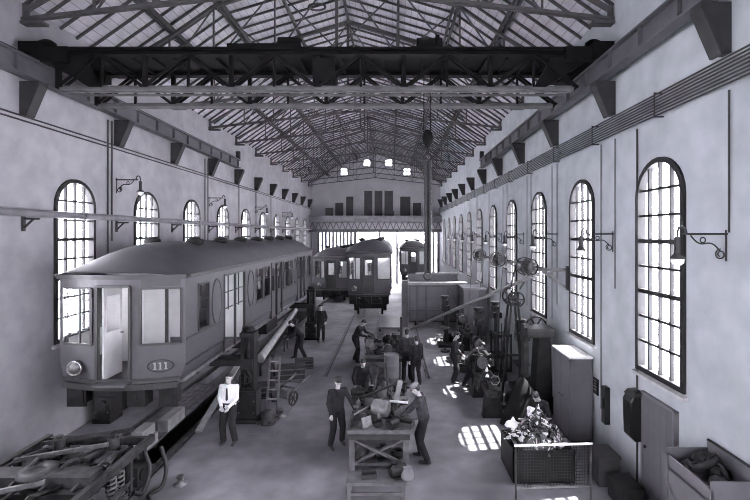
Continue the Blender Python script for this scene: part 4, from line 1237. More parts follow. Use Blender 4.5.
def build_benches():
    B1 = (-.28, 9.15, 1.36, 2.35, .92)
    bench('near wooden workbench crowded with machine parts in the middle of the floor', (B1[0], B1[1], 0), B1[2], B1[3], B1[4])
    bench_clutter(*B1, 'near workbench', 'machine parts on the near workbench', 3, 7, 5, .86)
    for k, (p, q, r_, mt, lb) in enumerate((((-.85, 9.5, 1.10), (-.2, 10.2, 1.22), .022, 'iron_l', 'pale rod lying across the parts at the left of the near workbench'),
            ((-.75, 10.5, 1.12), (.1, 10.9, 1.3), .03, 'iron_d', 'dark bar across the parts towards the back of the near workbench'),
            ((-.5, 10.9, 1.0), (-.35, 11.3, 1.62), .025, 'iron', 'rod standing up aslant at the back left of the near workbench'),
            ((-.1, 11.0, 1.0), (-.15, 11.35, 1.7), .03, 'iron_d', 'dark rod standing up at the back of the near workbench'),
            ((-.05, 10.25, 1.12), (.36, 10.05, 1.16), .03, 'paper', 'short white rod lying near the right edge of the near workbench'),
            ((-.6, 9.3, .96), (-.05, 9.42, .96), .025, 'iron_l', 'pale bar along the front edge of the near workbench'))):
        tag(MB().cyl(p, q, r_, n=8).build('metal_rod', M[mt]), lb, 'rod', 'rods on the near workbench')
    # parts on the lower shelf
    for k, (fn, x, y) in enumerate(((p_casting, -.65, 9.45), (p_motor, -.2, 9.4), (p_coil, .12, 9.5))):
        part(fn, (x, y, .19), .3 * k, 'on the lower shelf of the near workbench', 'parts on the workbench shelf', .95)
    t = thing('plank', 'pale upright board standing among the parts on the near workbench', 'board', (.16, 10.85, .92))
    m = MB(); m.box((0, 0, .24), (.13, .03, .48), Matrix.Rotation(R(14), 3, 'Y') @ Matrix.Rotation(R(-15), 3, 'X')); m.build('board', M['wood_l'], t)
    MB().box((.10, .05, .03), (.25, .06, .06)).build('foot', M['wood_l'], t)
    o = MB().lathe([(.19, 0), (.19, .34), (.17, .36), (.12, .36)], (0, 0, 0), 20).build('motor_housing', M['iron_l'], loc=(-.22, 9.9, .92)); o.rotation_euler = (R(90), 0, R(70)); o.location = (-.42, 9.88, 1.115)
    tag(o, 'pale round motor housing lying on its side in the middle of the near workbench', 'motor housing')
    B2 = (-.30, 14.75, 1.30, 2.6, .92)
    bench('far wooden workbench crowded with parts, behind the steel drum', (B2[0], B2[1], 0), B2[2], B2[3], B2[4])
    bench_clutter(*B2, 'far workbench', 'machine parts on the far workbench', 11, 6, 4, 1.0)
    t = thing('bench_post', 'dark upright post fixed to the right side of the far workbench', 'post', (.33, 15.2, .92))
    MB().cyl((0, 0, 0), (0, 0, 1.25), .045, n=10).build('post', M['iron_d'], t); MB().b(-.08, .08, -.08, .08, 0, .03).build('foot_plate', M['iron_d'], t)
    t = thing('steel_drum', 'grey steel drum standing in front of the far workbench', 'drum', (-.02, 14.25, 0))
    MB().lathe([(.25, 0), (.26, .02), (.245, .05), (.245, .38), (.26, .40), (.245, .42), (.245, .75), (.26, .77), (.245, .79), (.245, 1.07), (.26, 1.10), (.25, 1.12), (.23, 1.10)], (0, 0, 0), 24).build('shell', M['pipe'], t)
    MB().cyl((0, 0, 1.08), (0, 0, 1.095), .235, n=24).build('lid', M['iron'], t)
    # low trestle in front of the near bench
    t = thing('low_trestle', 'low wooden trestle table in front of the near workbench at the bottom edge', 'trestle', (-.30, 8.2, 0))
    MB().b(-.58, .58, 0, .42, .30, .35).build('top', M['wood'], t)
    for x in (-.52, .52):
        for y in (.05, .37): MB().b(x - .035, x + .035, y - .035, y + .035, 0, .30).build('leg', M['wood'], t)
    MB().b(-.55, .55, .02, .06, .10, .15).build('rail', M['wood'], t)
    part(p_motor, (.12, 8.42, .35), .4, 'on the low trestle, right side', 'parts on the low trestle', .9)
    part(p_box, (-.45, 8.4, .35), .1, 'on the low trestle, left side', 'parts on the low trestle', .7)
    o = MB().lathe([(.10, 0), (.13, .03), (.12, .12), (.07, .2), (.09, .22)], (0, 0, 0), 16).build('enamel_jug', M['pipe'], loc=(.30, 8.36, .35)); tag(o, 'pale rounded jug at the right end of the low trestle', 'jug')

def build_left_side():
    for y, lb in ((11.8, 'dark screw jack just behind the man in the white shirt'), (20.9, 'dark screw jack further back on the right side of the lifted car')):
        make_jack(lb, (-3.92, y, 0), -1.05)
    for y, lb in ((11.8, 'dark screw jack between the lifted car and the left wall, near its front end'), (20.9, 'dark screw jack between the lifted car and the left wall, near its far end')):
        make_jack(lb, (-7.80, y, 0), .98).scale = (.8, 1, 1)
    for y, lb in ((11.8, 'dark iron beam across under the front of the lifted car'), (20.9, 'dark iron beam across under the far end of the lifted car')):
        m = MB(); m.b(-1.75, 1.75, -.05, .05, 0, .1); m.b(-1.75, 1.75, -.1, .1, 0, .03); m.b(-1.75, 1.75, -.1, .1, .07, .1)
        o = m.build('lifting_beam', M['under'], loc=(-5.9, y, 1.66)); tag(o, lb, 'beam', 'lifting beams under the car')
    # timber baulks and planks by the pit
    pl = [
          ((-4.92, 10.9, .08), (-4.75, 13.2, 1.05), .16, .05, 'wood_l', 'pale plank sloping up towards the side of the lifted car'),
          ((-5.05, 12.4, .06), (-4.9, 15.6, 1.20), .18, .06, 'wood', 'dark plank sloping up behind the pale plank beside the car')]
    for p, q, w, h, mt, lb in pl:
        tag(MB().bar(p, q, w, h).build('plank', M[mt]), lb, 'plank')
    m = MB()
    for k in range(5): x = -6.66 + k * .19; m.b(x, x + .17, 9.5, 14.5, 0, .05)
    tag(m.build('pit_cover', M['wood']), 'long boards covering the left half of the pit under the lifted car', 'pit cover')
    for (x, y, z, w, l, h, lb) in ((-5.86, 10.1, .05, .30, .8, .24, 'squared timber block on the pit boards, near the front of the lifted car'), (-5.90, 10.2, .29, .26, .55, .22, 'shorter timber block stacked on the squared block by the pit'), (-5.84, 11.4, .05, .26, .9, .3, 'pale timber block further along the pit boards')):
        tag(MB().b(x - w / 2, x + w / 2, y - l / 2, y + l / 2, z, z + h).build('timber_block', M['wood_l']), lb, 'timber block', 'timber blocks by the pit')
    # ladder leaning on the near jack
    t = thing('ladder', 'short wooden ladder leaning against the near lifting jack', 'ladder', (-3.42, 12.3, 0))
    for s_ in (-1, 1): MB().bar((s_ * .16, -.1, 0), (s_ * .14, .3, 1.5), .05, .06).build('rail', M['wood'], t)
    for k in range(6):
        u = (k + .5) / 6; MB().bar((-.15, -.1 + .4 * u, 1.5 * u), (.15, -.1 + .4 * u, 1.5 * u), .035).build('rung', M['wood_l'], t)
    # hand barrow
    t = thing('hand_barrow', 'low two-wheeled barrow with raised handles behind the near lifting jack', 'barrow', (-3.15, 13.1, 0), R(-25))
    m = MB(); m.bar((-.25, -.4, .32), (-.25, .7, .62), .05); m.bar((.25, -.4, .32), (.25, .7, .62), .05); m.b(-.28, .28, -.42, -.36, .25, .5); m.bar((-.25, 0, .44), (.25, 0, .44), .05); m.bar((-.25, .3, .52), (.25, .3, .52), .05)
    m.build('frame', M['wood'], t)
    for s_ in (-1, 1):
        m = MB(); m.ring((s_ * .33, -.2, .22), (1, 0, 0), .19, .03, 18, 6); m.cyl((s_ * .30, -.2, .22), (s_ * .36, -.2, .22), .05, n=10)
        for k in range(6): m.bar((s_ * .33, -.2, .22), (s_ * .33, -.2 + .18 * math.cos(k * PI / 3), .22 + .18 * math.sin(k * PI / 3)), .025)
        m.build('wheel', M['iron'], t)
    # long tapered roll sloping up to the second jack
    m = MB(); m.cyl((-4.48, 14.6, .86), (-4.40, 19.6, 1.62), .14, .10, 16)
    t = tag(m.build('wooden_spar', M['wood_l']), 'thick pale spar sloping up between the two lifting jacks beside the car', 'spar')
    # trestles holding it
    for (x, y, h, lb) in ((-4.47, 15.2, .80, 'near'), (-4.41, 18.9, 1.38, 'far')):
        t = thing('saw_trestle', 'wooden trestle under the %s end of the sloping pale spar' % lb, 'trestle', (x, y, 0), 0, 'trestles under the spar')
        MB().b(-.3, .3, -.05, .05, h - .1, h).build('beam', M['wood_d'], t)
        for sx in (-1, 1):
            for sy in (-1, 1): MB().bar((sx * .26, sy * .28, 0), (sx * .22, sy * .03, h - .08), .06).build('leg', M['wood_d'], t)
    # crates and cans between the jacks
    for (x, y, s, lb) in ((-4.08, 13.5, .40, 'low dark crate behind the near lifting jack'), (-3.55, 15.1, .48, 'dark crate beside the sloping spar'), (-3.35, 16.4, .34, 'small crate at the feet of the stooping man beside the car')):
        t = thing('crate', lb, 'crate', (x, y, 0), R(12))
        m = MB(); m.b(-s, s, -s * .6, s * .6, 0, s); m.build('box', M['wood_d'], t, bevel=.006)
        m = MB()
        for z in (.12, .5, .88): m.b(-s - .012, s + .012, -s * .6 - .012, s * .6 + .012, s * z - .02, s * z + .02)
        m.build('slats', M['wood'], t)
    for (fn, x, y, lb) in ((p_casting, -3.35, 11.6, 'on the floor right of the near lifting jack'), (p_flange, -3.1, 12.0, 'on the floor behind the near lifting jack'), (p_coil, -3.2, 16.6, 'on the floor beside the stooping man by the car')):
        part(fn, (x, y, 0), .5, lb, 'parts on the floor beside the jacks', 1.1)
    # cover plate outline in the floor
    m = MB(); m.bar((-3.75, 10.95, .004), (-2.98, 10.95, .004), .05, .008); m.bar((-3.0, 10.95, .004), (-2.92, 13.6, .004), .05, .008)
    struct(m.build('trim_1', M['pipe']), 'pale angle strip set in the floor right of the near lifting jack')
    # foreground: loose machine pieces round the bogie
    part(p_casting, (-7.0, 9.35, 0), .2, 'on the floor left of the bogie by the left wall', 'loose castings by the left wall', 1.5)
    fg = [((-7.62, 6.6, .36), (-7.16, 9.3, .55), .10, 'iron', 'thick dark shaft lying left of the nearest bogie'), ((-7.95, 6.8, .14), (-7.6, 9.9, .14), .08, 'iron_d', 'dark shaft along the left wall behind the thick shaft'),
          ((-7.35, 6.2, .1), (-7.25, 7.6, .7), .04, 'iron_l', 'pale bent rod sticking up in the lower left corner')]
    for p, q, r_, mt, lb in fg:
        t = MB().cyl(p, q, r_, n=12); v = (Vector(q) - Vector(p)).normalized()
        t.cyl(Vector(q) - v * .25, Vector(q) + v * .02, r_ * 1.9, n=14); t.cyl(p, Vector(p) + v * .08, r_ * 1.6, n=14)
        tag(t.build('shaft', M[mt]), lb, 'shaft', 'loose shafts by the left wall')
    o = MB().lathe([(0, -.1), (.08, -.09), (.1, 0), (.08, .09), (0, .1)], (0, 0, 0), 14).build('bright_knob', M['chrome'], loc=(-7.19, 8.95, .64)); tag(o, 'bright polished round cap catching the light on the thick shaft', 'cap')
    # brake hoses curling beside the bogie
    for k, (pts, lb) in enumerate((([(-4.78, 8.9, .7), (-4.62, 8.8, .35), (-4.6, 8.6, .06), (-4.7, 8.3, .05), (-4.52, 8.0, .05), (-4.6, 7.6, .05)], 'dark brake hose curling on the floor right of the bogie'),
                                ([(-4.78, 8.3, .9), (-4.62, 8.2, .6), (-4.64, 8.0, .3), (-4.72, 7.8, .4)], 'short dark hose hanging from the right side of the bogie'))):
        P = [Vector(p) for p in pts]; P = [P[0] * 2 - P[1]] + P + [P[-1] * 2 - P[-2]]; pts = []
        for i in range(1, len(P) - 2):
            for j in range(8):
                u = j / 8
                pts.append(.5 * (2 * P[i] + (P[i + 1] - P[i - 1]) * u + (2 * P[i - 1] - 5 * P[i] + 4 * P[i + 1] - P[i + 2]) * u * u + (3 * P[i] - P[i - 1] - 3 * P[i + 1] + P[i + 2]) * u ** 3))
        tag(MB().tube(pts, .042, 8).build('hose', M['black']), lb, 'hose', 'hoses beside the bogie')
    part(p_flange, (-4.3, 8.75, 0), .4, 'on the floor right of the foreground bogie', None, .9)

def build_right_side():
    # wooden wagon body and crate in the middle distance, right
    t = thing('wooden_wagon', 'open grey wagon body with corner posts and a pale top board', 'wagon', (.95, 23.4, 0))
    W, Dp, Hh = 3.05, 3.0, 2.35
    m = MB(); m.b(0, W, 0, .06, .45, Hh); m.b(0, W, Dp - .06, Dp, .45, Hh + .3); m.b(0, .06, 0, Dp, .45, Hh); m.b(W - .06, W, 0, Dp, .45, Hh)
    m.build('panels', M['cab'], t)
    m = MB()
    for x in (0, .42, .9, 2.1, 2.6, W): m.b(x - .06, x + .06, -.07, 0, .3, Hh)
    for z in (.42, .95, Hh - .08): m.b(0, W, -.05, 0, z - .05, z + .05)
    m.bar((.9, -.04, .5), (2.1, -.04, .95), .06); m.bar((2.15, -.04, Hh - .1), (2.55, -.04, 1.3), .06)
    m.build('posts', M['beam'], t)
    m = MB(); m.b(-.1, W + .1, -.15, .55, Hh, Hh + .10); m.b(.5, W + .05, Dp - .3, Dp + .05, Hh + .3, Hh + .38)
    m.build('top_board', M['wood_l'], t)
    m = MB(); m.b(0, W, .1, Dp - .1, .30, .45); 
    m.build('underframe', M['under'], t)
    for y in (.6, 2.4):
        for x in (.36, 1.86):
            MB().cyl((x - .05, y, .20), (x + .05, y, .20), .19, n=18).build('wheel', M['iron_d'], t)
    MB().b(-.42, -.08, .1, .5, .0, 2.55).build('corner_pillar', M['cab'], t)
    t = thing('packing_crate', 'plain grey packing crate right of the open wagon body', 'crate', (3.62, 21.6, 0))
    MB().b(0, 1.1, 0, 1.6, .0, 2.30).build('box', M['cab'], t, bevel=.01)
    m = MB(); m.b(-.05, 1.15, -.05, 1.65, 2.30, 2.38); m.build('lid', M['pipe'], t)
    m = MB()
    for x in (.03, 1.07): m.b(x - .05, x + .05, -.03, 0, 0, 2.3)
    m.bar((.1, -.015, .3), (1.0, -.015, 1.5), .08, .03, up=(0, 1, 0)); m.build('battens', M['cab'], t)
    t = thing('low_platform', 'low grey platform in front of the wagon body beside the middle track', 'platform', (-.72, 22.4, 0))
    MB().b(0, 1.15, 0, 2.6, .16, .24).build('deck', M['cab'], t)
    for x in (.08, 1.07):
        for y in (.1, 2.5): MB().b(x - .06, x + .06, y - .06, y + .06, 0, .16).build('foot', M['wood_d'], t)
    # long pale pole leaning
    m = MB(); m.cyl((1.0, 22.9, .06), (4.12, 12.12, 3.98), .062, .055, 12); m.cyl((1.0, 22.9, .06), (1.08, 22.62, .16), .075, n=12)
    tag(m.build('long_pole', M['wood_l']), 'long pale pole slanting from the window pulleys down to the wagon', 'pole')
    # countershafts on wall brackets
    def cshaft(loc, label, r):
        t = thing('countershaft', label, 'line shaft', loc, 0, 'belt pulleys at the right wall')
        m = MB(); m.b(-.055, -.005, -.13, .13, -.55, .12); m.bar((-.05, 0, .02), (-1.22, 0, .02), .07, .09); m.bar((-.05, 0, -.5), (-.75, 0, -.02), .05, .06)
        m.build('wall_arm', M['iron_d'], t)
        MB().cyl((-1.2, -.40, .12), (-1.2, .42, .12), .03, n=10).build('shaft', M['iron'], t)
        for y, rr in ((-.28, r), (-.08, r * .72), (.16, r * 1.05)):
            m = MB(); m.lathe([(rr - .02, -.05), (rr, -.05), (rr + .006, 0), (rr, .05), (rr - .02, .05)], (-1.2, y, .12), 22, 'y')
            for k in range(5):
                g = 2 * PI * k / 5; m.bar((-1.2, y, .12), (-1.2 + (rr - .015) * math.cos(g), y, .12 + (rr - .015) * math.sin(g)), .04, .03, up=(0, 1, 0))
            m.cyl((-1.2, y - .05, .12), (-1.2, y + .05, .12), .055, n=12)
            m.build('pulley', M['iron_d'], t)
        m = MB(); m.b(-1.28, -1.12, .28, .36, .0, .24); m.b(-1.28, -1.12, -.46, -.38, .0, .24); m.bar((-1.2, -.42, 0), (-1.0, 0, .0), .05); m.bar((-1.2, .32, 0), (-1.0, 0, .0), .05)
        m.bar((-1.35, -.3, -.1), (-.7, .1, -.16), .03); m.build('bearing', M['iron'], t)
        return t
    a = cshaft((XR, 12.0, 4.08), 'nearest belt pulley countershaft on the right wall, touching the long pale pole', .24)
    for y, lb in ((15.3, 'second belt pulley countershaft on the right wall, beyond the long pole'), (18.5, 'third belt pulley countershaft on the right wall, farthest of the row')):
        dup(a, (XR, y, 4.08), 0, lb)
    # machines along the right windows
    def belt(p, q, r1, r2, lb):
        p = Vector(p); q = Vector(q); m = MB()
        for s_ in (-1, 1): m.bar(p + Vector((s_ * r1, 0, 0)), q + Vector((s_ * r2, 0, 0)), .012, .07, up=(0, 1, 0))
        tag(m.build('drive_belt', M['black']), lb, 'belt', 'drive belts to the machines')
    belt((3.75, 18.66, 4.2), (3.35, 18.2, 1.2), .25, .18, 'leather drive belt dropping from the third countershaft')
    belt((3.75, 15.46, 4.2), (3.45, 15.0, 1.1), .25, .18, 'leather drive belt dropping from the second countershaft')
    belt((3.75, 12.16, 4.2), (3.80, 13.3, 3.4), .25, .15, 'leather drive belt dropping from the nearest countershaft')
    def lathe_machine(loc, label, rz=0):
        t = thing('lathe', label, 'lathe', loc, rz, 'lathes along the right windows')
        m = MB()
        for y in (.15, 1.65): MB().prism([(-.28, 0), (.28, 0), (.2, .62), (-.2, .62)], (0, .24, 0), origin=(0, y, 0)).build('stand', M['under'], t)
        m = MB(); m.b(-.19, -.08, 0, 2.2, .62, .82); m.b(.08, .19, 0, 2.2, .62, .82); m.b(-.19, .19, 0, .1, .62, .78); m.b(-.19, .19, 2.1, 2.2, .62, .78)
        m.build('bed', M['iron'], t)
        m = MB(); m.b(-.22, .22, 1.6, 2.15, .82, 1.0); m.b(-.2, .2, 1.6, 1.7, 1.0, 1.22); m.b(-.2, .2, 2.05, 2.15, 1.0, 1.22)
        for y, r_ in ((1.76, .12), (1.86, .15), (1.96, .18)): m.cyl((0, y - .05, 1.12), (0, y + .05, 1.12), r_, n=18)
        m.build('headstock', M['iron_d'], t)
        MB().cyl((0, 1.48, 1.12), (0, 1.6, 1.12), .17, n=18).build('chuck', M['iron_l'], t)
        m = MB(); m.b(-.12, .12, .1, .4, .82, 1.0); m.cyl((0, -.02, 1.12), (0, .6, 1.12), .06, n=12); m.b(-.07, .07, .12, .38, 1.0, 1.12)
        ts = m.build('tailstock', M['iron'], t)
        MB().ring((0, -.06, 1.12), (0, 1, 0), .12, .014, 16, 5).build('hand_wheel', M['iron_l'], ts)
        m = MB(); m.b(-.26, .26, .8, 1.15, .82, .9); m.b(-.1, .1, .88, 1.08, .9, 1.05); m.b(-.30, -.24, .75, 1.2, .5, .85); m.ring((-.33, .95, .68), (1, 0, 0), .11, .014, 14, 5)
        m.build('carriage', M['iron'], t)
        return t
    l1 = lathe_machine((3.14, 13.95, 0), 'lathe between the two workmen and the right windows')
    dup(l1, (3.3, 18.6, 0), 0, 'lathe further back in front of the packing crate')
    dup(l1, (3.05, 11.1, 0), 0, 'lathe nearer the camera with a pale cone on its bed').location = (2.80, 11.75, 0)
    o = MB().lathe([(.10, 0), (.02, .26), (0, .27)], (0, 0, 0), 16).build('paper_cone', M['paper'], loc=(2.95, 12.0, .90)); tag(o, 'bright white cone standing on a lathe by the windows', 'cone'); o.location = (2.80, 12.7, .90)
    # shaping machine / drill columns
    def drill(loc, label, h=2.1):
        t = thing('drilling_machine', label, 'drill press', loc, 0, 'drilling machines at the right windows')
        MB().b(-.32, .32, -.35, .35, 0, .14).build('base', M['under'], t, bevel=.015)
        MB().cyl((.08, .12, .14), (.08, .12, h), .11, .09, 16).build('column', M['iron_d'], t)
        m = MB(); m.b(-.22, .2, -.3, .2, .82, .9); m.b(-.02, .18, .0, .24, .75, .95); m.build('work_table', M['iron'], t)
        m = MB(); m.b(-.14, .2, -.32, .25, h - .35, h - .12); m.b(-.1, .16, -.1, .3, h - .12, h + .08); m.cyl((-.02, -.25, h - .8), (-.02, -.25, h - .1), .035, n=10); m.cyl((-.02, -.25, h - .95), (-.02, -.25, h - .8), .018, n=8)
        m.build('head', M['iron_d'], t)
        m = MB()
        for z, r_ in ((h + .10, .10), (h + .17, .15), (h + .24, .19)): m.cyl((.02, .1, z - .035), (.02, .1, z + .035), r_, n=16)
        m.build('cone_pulley', M['iron'], t)
        m = MB(); m.ring((-.2, -.12, h - .25), (1, 0, 0), .15, .014, 16, 5); m.bar((-.2, -.27, h - .25), (-.2, .03, h - .25), .018); m.bar((-.2, -.12, h - .4), (-.2, -.12, h - .1), .018); m.cyl((-.2, -.12, h - .25), (-.1, -.12, h - .25), .02, n=8)
        m.build('hand_wheel', M['iron_l'], t)
        return t
    d1 = drill((3.3, 16.45, 0), 'drilling machine behind the two workmen at the lathe', 2.0)
    dup(d1, (4.25, 14.2, 0), 0, 'drilling machine against the right wall behind the lathe')
    dup(d1, (2.4, 19.6, 0), 0, 'drilling machine furthest back by the packing crate')
    dup(d1, (4.3, 17.9, 0), 0, 'drilling machine close to the wall below the second countershaft')
    # planer with tall dark body and A-legs
    t = thing('slotting_machine', 'tall dark slotting machine left of the grey cabinet', 'machine', (4.12, 12.45, 0))
    m = MB(); m.b(-.42, .45, -.35, .4, 0, .5); m.prism([(-.05, .5), (.45, .5), (.4, 2.15), (.05, 2.15)], (0, .5, 0), origin=(0, -.22, 0))
    m.build('frame', M['under'], t, bevel=.02)
    MB().b(-.3, .5, -.3, .35, 2.15, 2.42).build('head', M['iron_d'], t, bevel=.02)
    MB().b(-.34, -.2, -.12, .14, 1.0, 2.5).build('ram', M['iron'], t)
    m = MB(); m.cyl((-.25, .0, .5), (-.25, .0, .62), .33, n=22); m.b(-.4, -.1, -.3, .3, .62, .68); m.build('rotary_table', M['iron'], t)
    m = MB(); m.lathe([(.30, -.05), (.33, -.05), (.33, .05), (.30, .05)], (.2, .45, 2.3), 22, 'y')
    for k in range(6): m.bar((.2, .45, 2.3), (.2 + .31 * math.cos(k * PI / 3), .45, 2.3 + .31 * math.sin(k * PI / 3)), .045, .04, up=(0, 1, 0))
    m.cyl((.2, .5, 2.3), (.2, .2, 2.3), .05, n=10); m.build('fly_wheel', M['iron_d'], t)
    t = thing('pulley_stand', 'A-legged stand carrying a large belt pulley below the nearest countershaft', 'pulley stand', (3.74, 13.3, 0))
    for sx in (-1, 1):
        for sy in (-1, 1): MB().bar((sx * .42, sy * .26, 0), (sx * .10, sy * .18, 2.95), .06).build('leg', M['iron_d'], t)
    m = MB(); m.b(-.18, .18, -.25, .25, 2.92, 3.02); m.bar((-.3, .2, 1.3), (.3, .2, 1.3), .05); m.build('cap_frame', M['iron_d'], t)
    MB().cyl((0, -.5, 3.14), (0, .4, 3.14), .035, n=10).build('shaft', M['iron'], t)
    for y, r_ in ((-.42, .23), (-.05, .17), (.3, .26)):
        m = MB(); m.lathe([(r_ - .03, -.05), (r_, -.05), (r_, .05), (r_ - .03, .05)], (0, y, 3.14), 22, 'y')
        for k in range(5): m.bar((0, y, 3.14), ((r_ - .02) * math.cos(k * 1.257), y, 3.14 + (r_ - .02) * math.sin(k * 1.257)), .04, .03, up=(0, 1, 0))
        m.build('pulley', M['iron_d'], t)
    # cabinet
    t = thing('tool_cabinet', 'tall grey tool cabinet with a bright top below the windows', 'cabinet', (4.36, 10.5, 0))
    w, d, h = .54, 1.08, 2.05
    MB().b(0, w, 0, d, 0.05, h).build('body', M['cab'], t, bevel=.01)
    MB().b(-.03, w + .0, -.03, d + .03, h, h + .05).build('top', M['cab_sunlit'], t)
    for y0, y1 in ((.03, d / 2 - .01), (d / 2 + .01, d - .03)):
        dd = MB().b(-.025, 0, y0, y1, .1, h - .04).build('door', M['cab'], t)
        MB().cyl((-.05, (y1 - .08 if y0 < .2 else y0 + .08), 1.0), (-.025, (y1 - .08 if y0 < .2 else y0 + .08), 1.0), .02, n=8).build('handle', M['iron'], dd)
    m = MB()
    for x in (.03, w - .03): m.b(x - .03, x + .03, -.015, 0, .05, h)
    m.b(0, w, -.015, 0, .05, .12); m.b(0, w, -.015, 0, h - .08, h); m.build('side_frame', M['cab'], t)
    MB().b(.02, w - .02, .02, d - .02, 0, .05).build('plinth', M['under'], t)
    # tarpaulin covered machine
    m = MB(); rr = random.Random(5); pr = []
    n = 26; rings = 8
    vs = []
    for j in range(rings + 1):
        u = j / rings; z = 1.25 * (1 - u) ** .9 if j else 1.25
        for i in range(n):
            g = 2 * PI * i / n; fold = 1 + .10 * math.sin(g * 6 + u * 2) * u + .05 * math.sin(g * 11) * u
            r_ = (.05 + .5 * u ** .8) * fold
            vs.append((r_ * math.cos(g), r_ * .9 * math.sin(g), 1.25 * (1 - u ** 1.15) + .0))
    fs = [(j * n + i, j * n + (i + 1) % n, (j + 1) * n + (i + 1) % n, (j + 1) * n + i) for j in range(rings) for i in range(n)]
    m.add(vs, fs, True); m.add(vs[:n], [tuple(range(n))])
    tag(m.build('covered_machine', M['tarp'], loc=(3.50, 11.55, 0)), 'small machine under a dark folded tarpaulin behind the slotting machine', 'covered machine')
    # scrap heap of bright turnings
    rr = random.Random(9); m = MB()
    for k in range(300):
        a = rr.uniform(0, 2 * PI); q = rr.random() ** .6; x, y = .58 * q * math.cos(a), .43 * q * math.sin(a); z = (1 - q) * .66 + .06
        L = rr.uniform(.05, .22); d = Vector((rr.uniform(-1, 1), rr.uniform(-1, 1), rr.uniform(-.4, .9))).normalized() * L
        p = Vector((x, y, z))
        kk = rr.random(); m.cur = 0 if kk < .45 else (1 if kk < .7 else 2)
        if rr.random() < .5: m.tube([p - d, p + Vector((0, 0, .04)), p + d], .014, 5)
        else: m.bar(p - d * .7, p + d * .7, .015, rr.uniform(.03, .1))
    m.cur = 0; m.lathe([(.42, -.02), (.36, .15), (.22, .33), (.1, .44), (0, .48)], (0, 0, 0), 18)
    tag(m.build('scrap_heap', [M['iron_l'], M['paper'], M['iron_d']], loc=(3.08, 9.2, .62)), 'heap of bright metal turnings in a bin behind the mesh barrier', 'scrap heap', kind='stuff')
    t = thing('turnings_bin', 'low dark bin full of metal turnings behind the mesh barrier', 'bin', (3.08, 9.2, 0))
    m = MB()
    for s_ in (-1, 1): m.b(s_ * .60, s_ * .63, -.48, .48, .05, .70); m.b(-.63, .63, s_ * .45, s_ * .48, .05, .70)
    m.b(-.63, .63, -.48, .48, .05, .1); m.b(-.6, .6, -.45, .45, .55, .6); m.build('body', M['under'], t)
    for x in (-.5, .5):
        for y in (-.38, .38): MB().b(x - .05, x + .05, y - .05, y + .05, 0, .05).build('foot', M['under'], t)
    for (x, y, z, r_, lb) in ((2.62, 9.3, .98, .6, 'white rag lying on the left of the scrap heap'), (3.05, 9.25, 1.28, -.3, 'crumpled white sheet on top of the scrap heap')):
        m = MB(); vs = []; n = 7; q = random.Random(int(x * 100))
        for i in range(n):
            for j in range(n): vs.append(((i - 3) * .045, (j - 3) * .04, .05 * math.sin(i * 1.3 + j) + q.uniform(-.015, .03)))
        m.add(vs, [(i * n + j, (i + 1) * n + j, (i + 1) * n + j + 1, i * n + j + 1) for i in range(n - 1) for j in range(n - 1)], True)
        o = m.build('rag', M['white'], loc=(x, y, z)); o.rotation_euler = (R(25), R(-15), r_); tag(o, lb, 'rag')
        sd = o.modifiers.new('thick', 'SOLIDIFY'); sd.thickness = .008
    # barrier: pipe frame with wire mesh
    t = thing('mesh_barrier', 'pipe-framed wire mesh barrier at the bottom right', 'barrier', (2.30, 7.98, 0), R(3))
    L = 1.42; Ht = 1.17
    m = MB()
    m.tube([(0, 0, 0), (0, 0, Ht)], .02, 8); m.tube([(L, 0, 0), (L, 0, Ht)], .02, 8)
    m.build('post', M['iron'], t)
    MB().tube([(-.03, 0, Ht), (L + .03, 0, Ht)], .022, 8).build('top_rail', M['paper'], t)
    MB().tube([(0, 0, .38), (L, 0, .38)], .018, 8).build('lower_rail', M['iron_l'], t)
    m = MB(); k = 26
    for i in range(1, k): m.b(L * i / k - .003, L * i / k + .003, -.003, .003, .38, Ht)
    for i in range(1, 14): z = .38 + (Ht - .38) * i / 14; m.b(0, L, -.003, .003, z - .003, z + .003)
    m.build('wire_mesh', M['iron_d'], t)
    # things along the wall
    for (x, y, w, d, h, mt, lb) in ((4.38, 8.9, .42, .5, .62, 'wood_d', 'dark box against the right wall below the switch plate'), (4.42, 8.15, .4, .55, .42, 'under', 'lower dark box against the right wall beside the wall pole')):
        t = thing('tool_box', lb, 'box', (x, y, 0))
        MB().b(-w / 2, w / 2, -d / 2, d / 2, 0, h - .06).build('body', M[mt], t, bevel=.01); MB().b(-w / 2 - .015, w / 2 + .015, -d / 2 - .015, d / 2 + .015, h - .06, h).build('lid', M[mt], t)
    m = MB(); m.ring((0, 0, .06), (0, 0, 1), .2, .06, 18, 6); m.ring((0, 0, .15), (0, 0, 1), .18, .055, 18, 6)
    tag(m.build('hose_coil', M['black'], loc=(4.3, 7.6, 0)), 'black coiled hose on the floor beside the wall pole', 'hose coil')
    # switch gear
    t = thing('transformer_box', 'black bulging electrical box on the right wall beside the grey door', 'electrical box', (XR - .02, 8.62, 2.52 - .0))
    d0 = FPX * (XR - .25) / (628 - VX)
    t.location = (XR, d0, 1.25)
    m = MB(); m.prism([(0, -.48), (-.18, -.48), (-.27, -.38), (-.29, .30), (-.24, .40), (-.05, .42), (0, .42)], (0, .30, 0), origin=(0, -.15, 0)); m.build('case', M['black'], t, bevel=.03)
    MB().prism([(-.02, .42), (-.26, .40), (-.18, .48), (-.02, .50)], (0, .32, 0), origin=(0, -.16, 0)).build('lid', M['dpipe'], t, bevel=.01)
    t.location.z = HC + (VY - 415) / FPX * d0
    dd = FPX * (XR - .1) / (604 - VX); z = HC + (VY - 405) / FPX * dd
    t = thing('switch_board', 'narrow dark switch panel on the right wall left of the black box', 'switch panel', (XR, dd, z))
    MB().b(-.12, 0, -.09, .09, -.42, .42).build('panel', M['black'], t, bevel=.01); MB().b(-.16, -.12, -.03, .03, -.05, .15).build('lever', M['iron'], t)
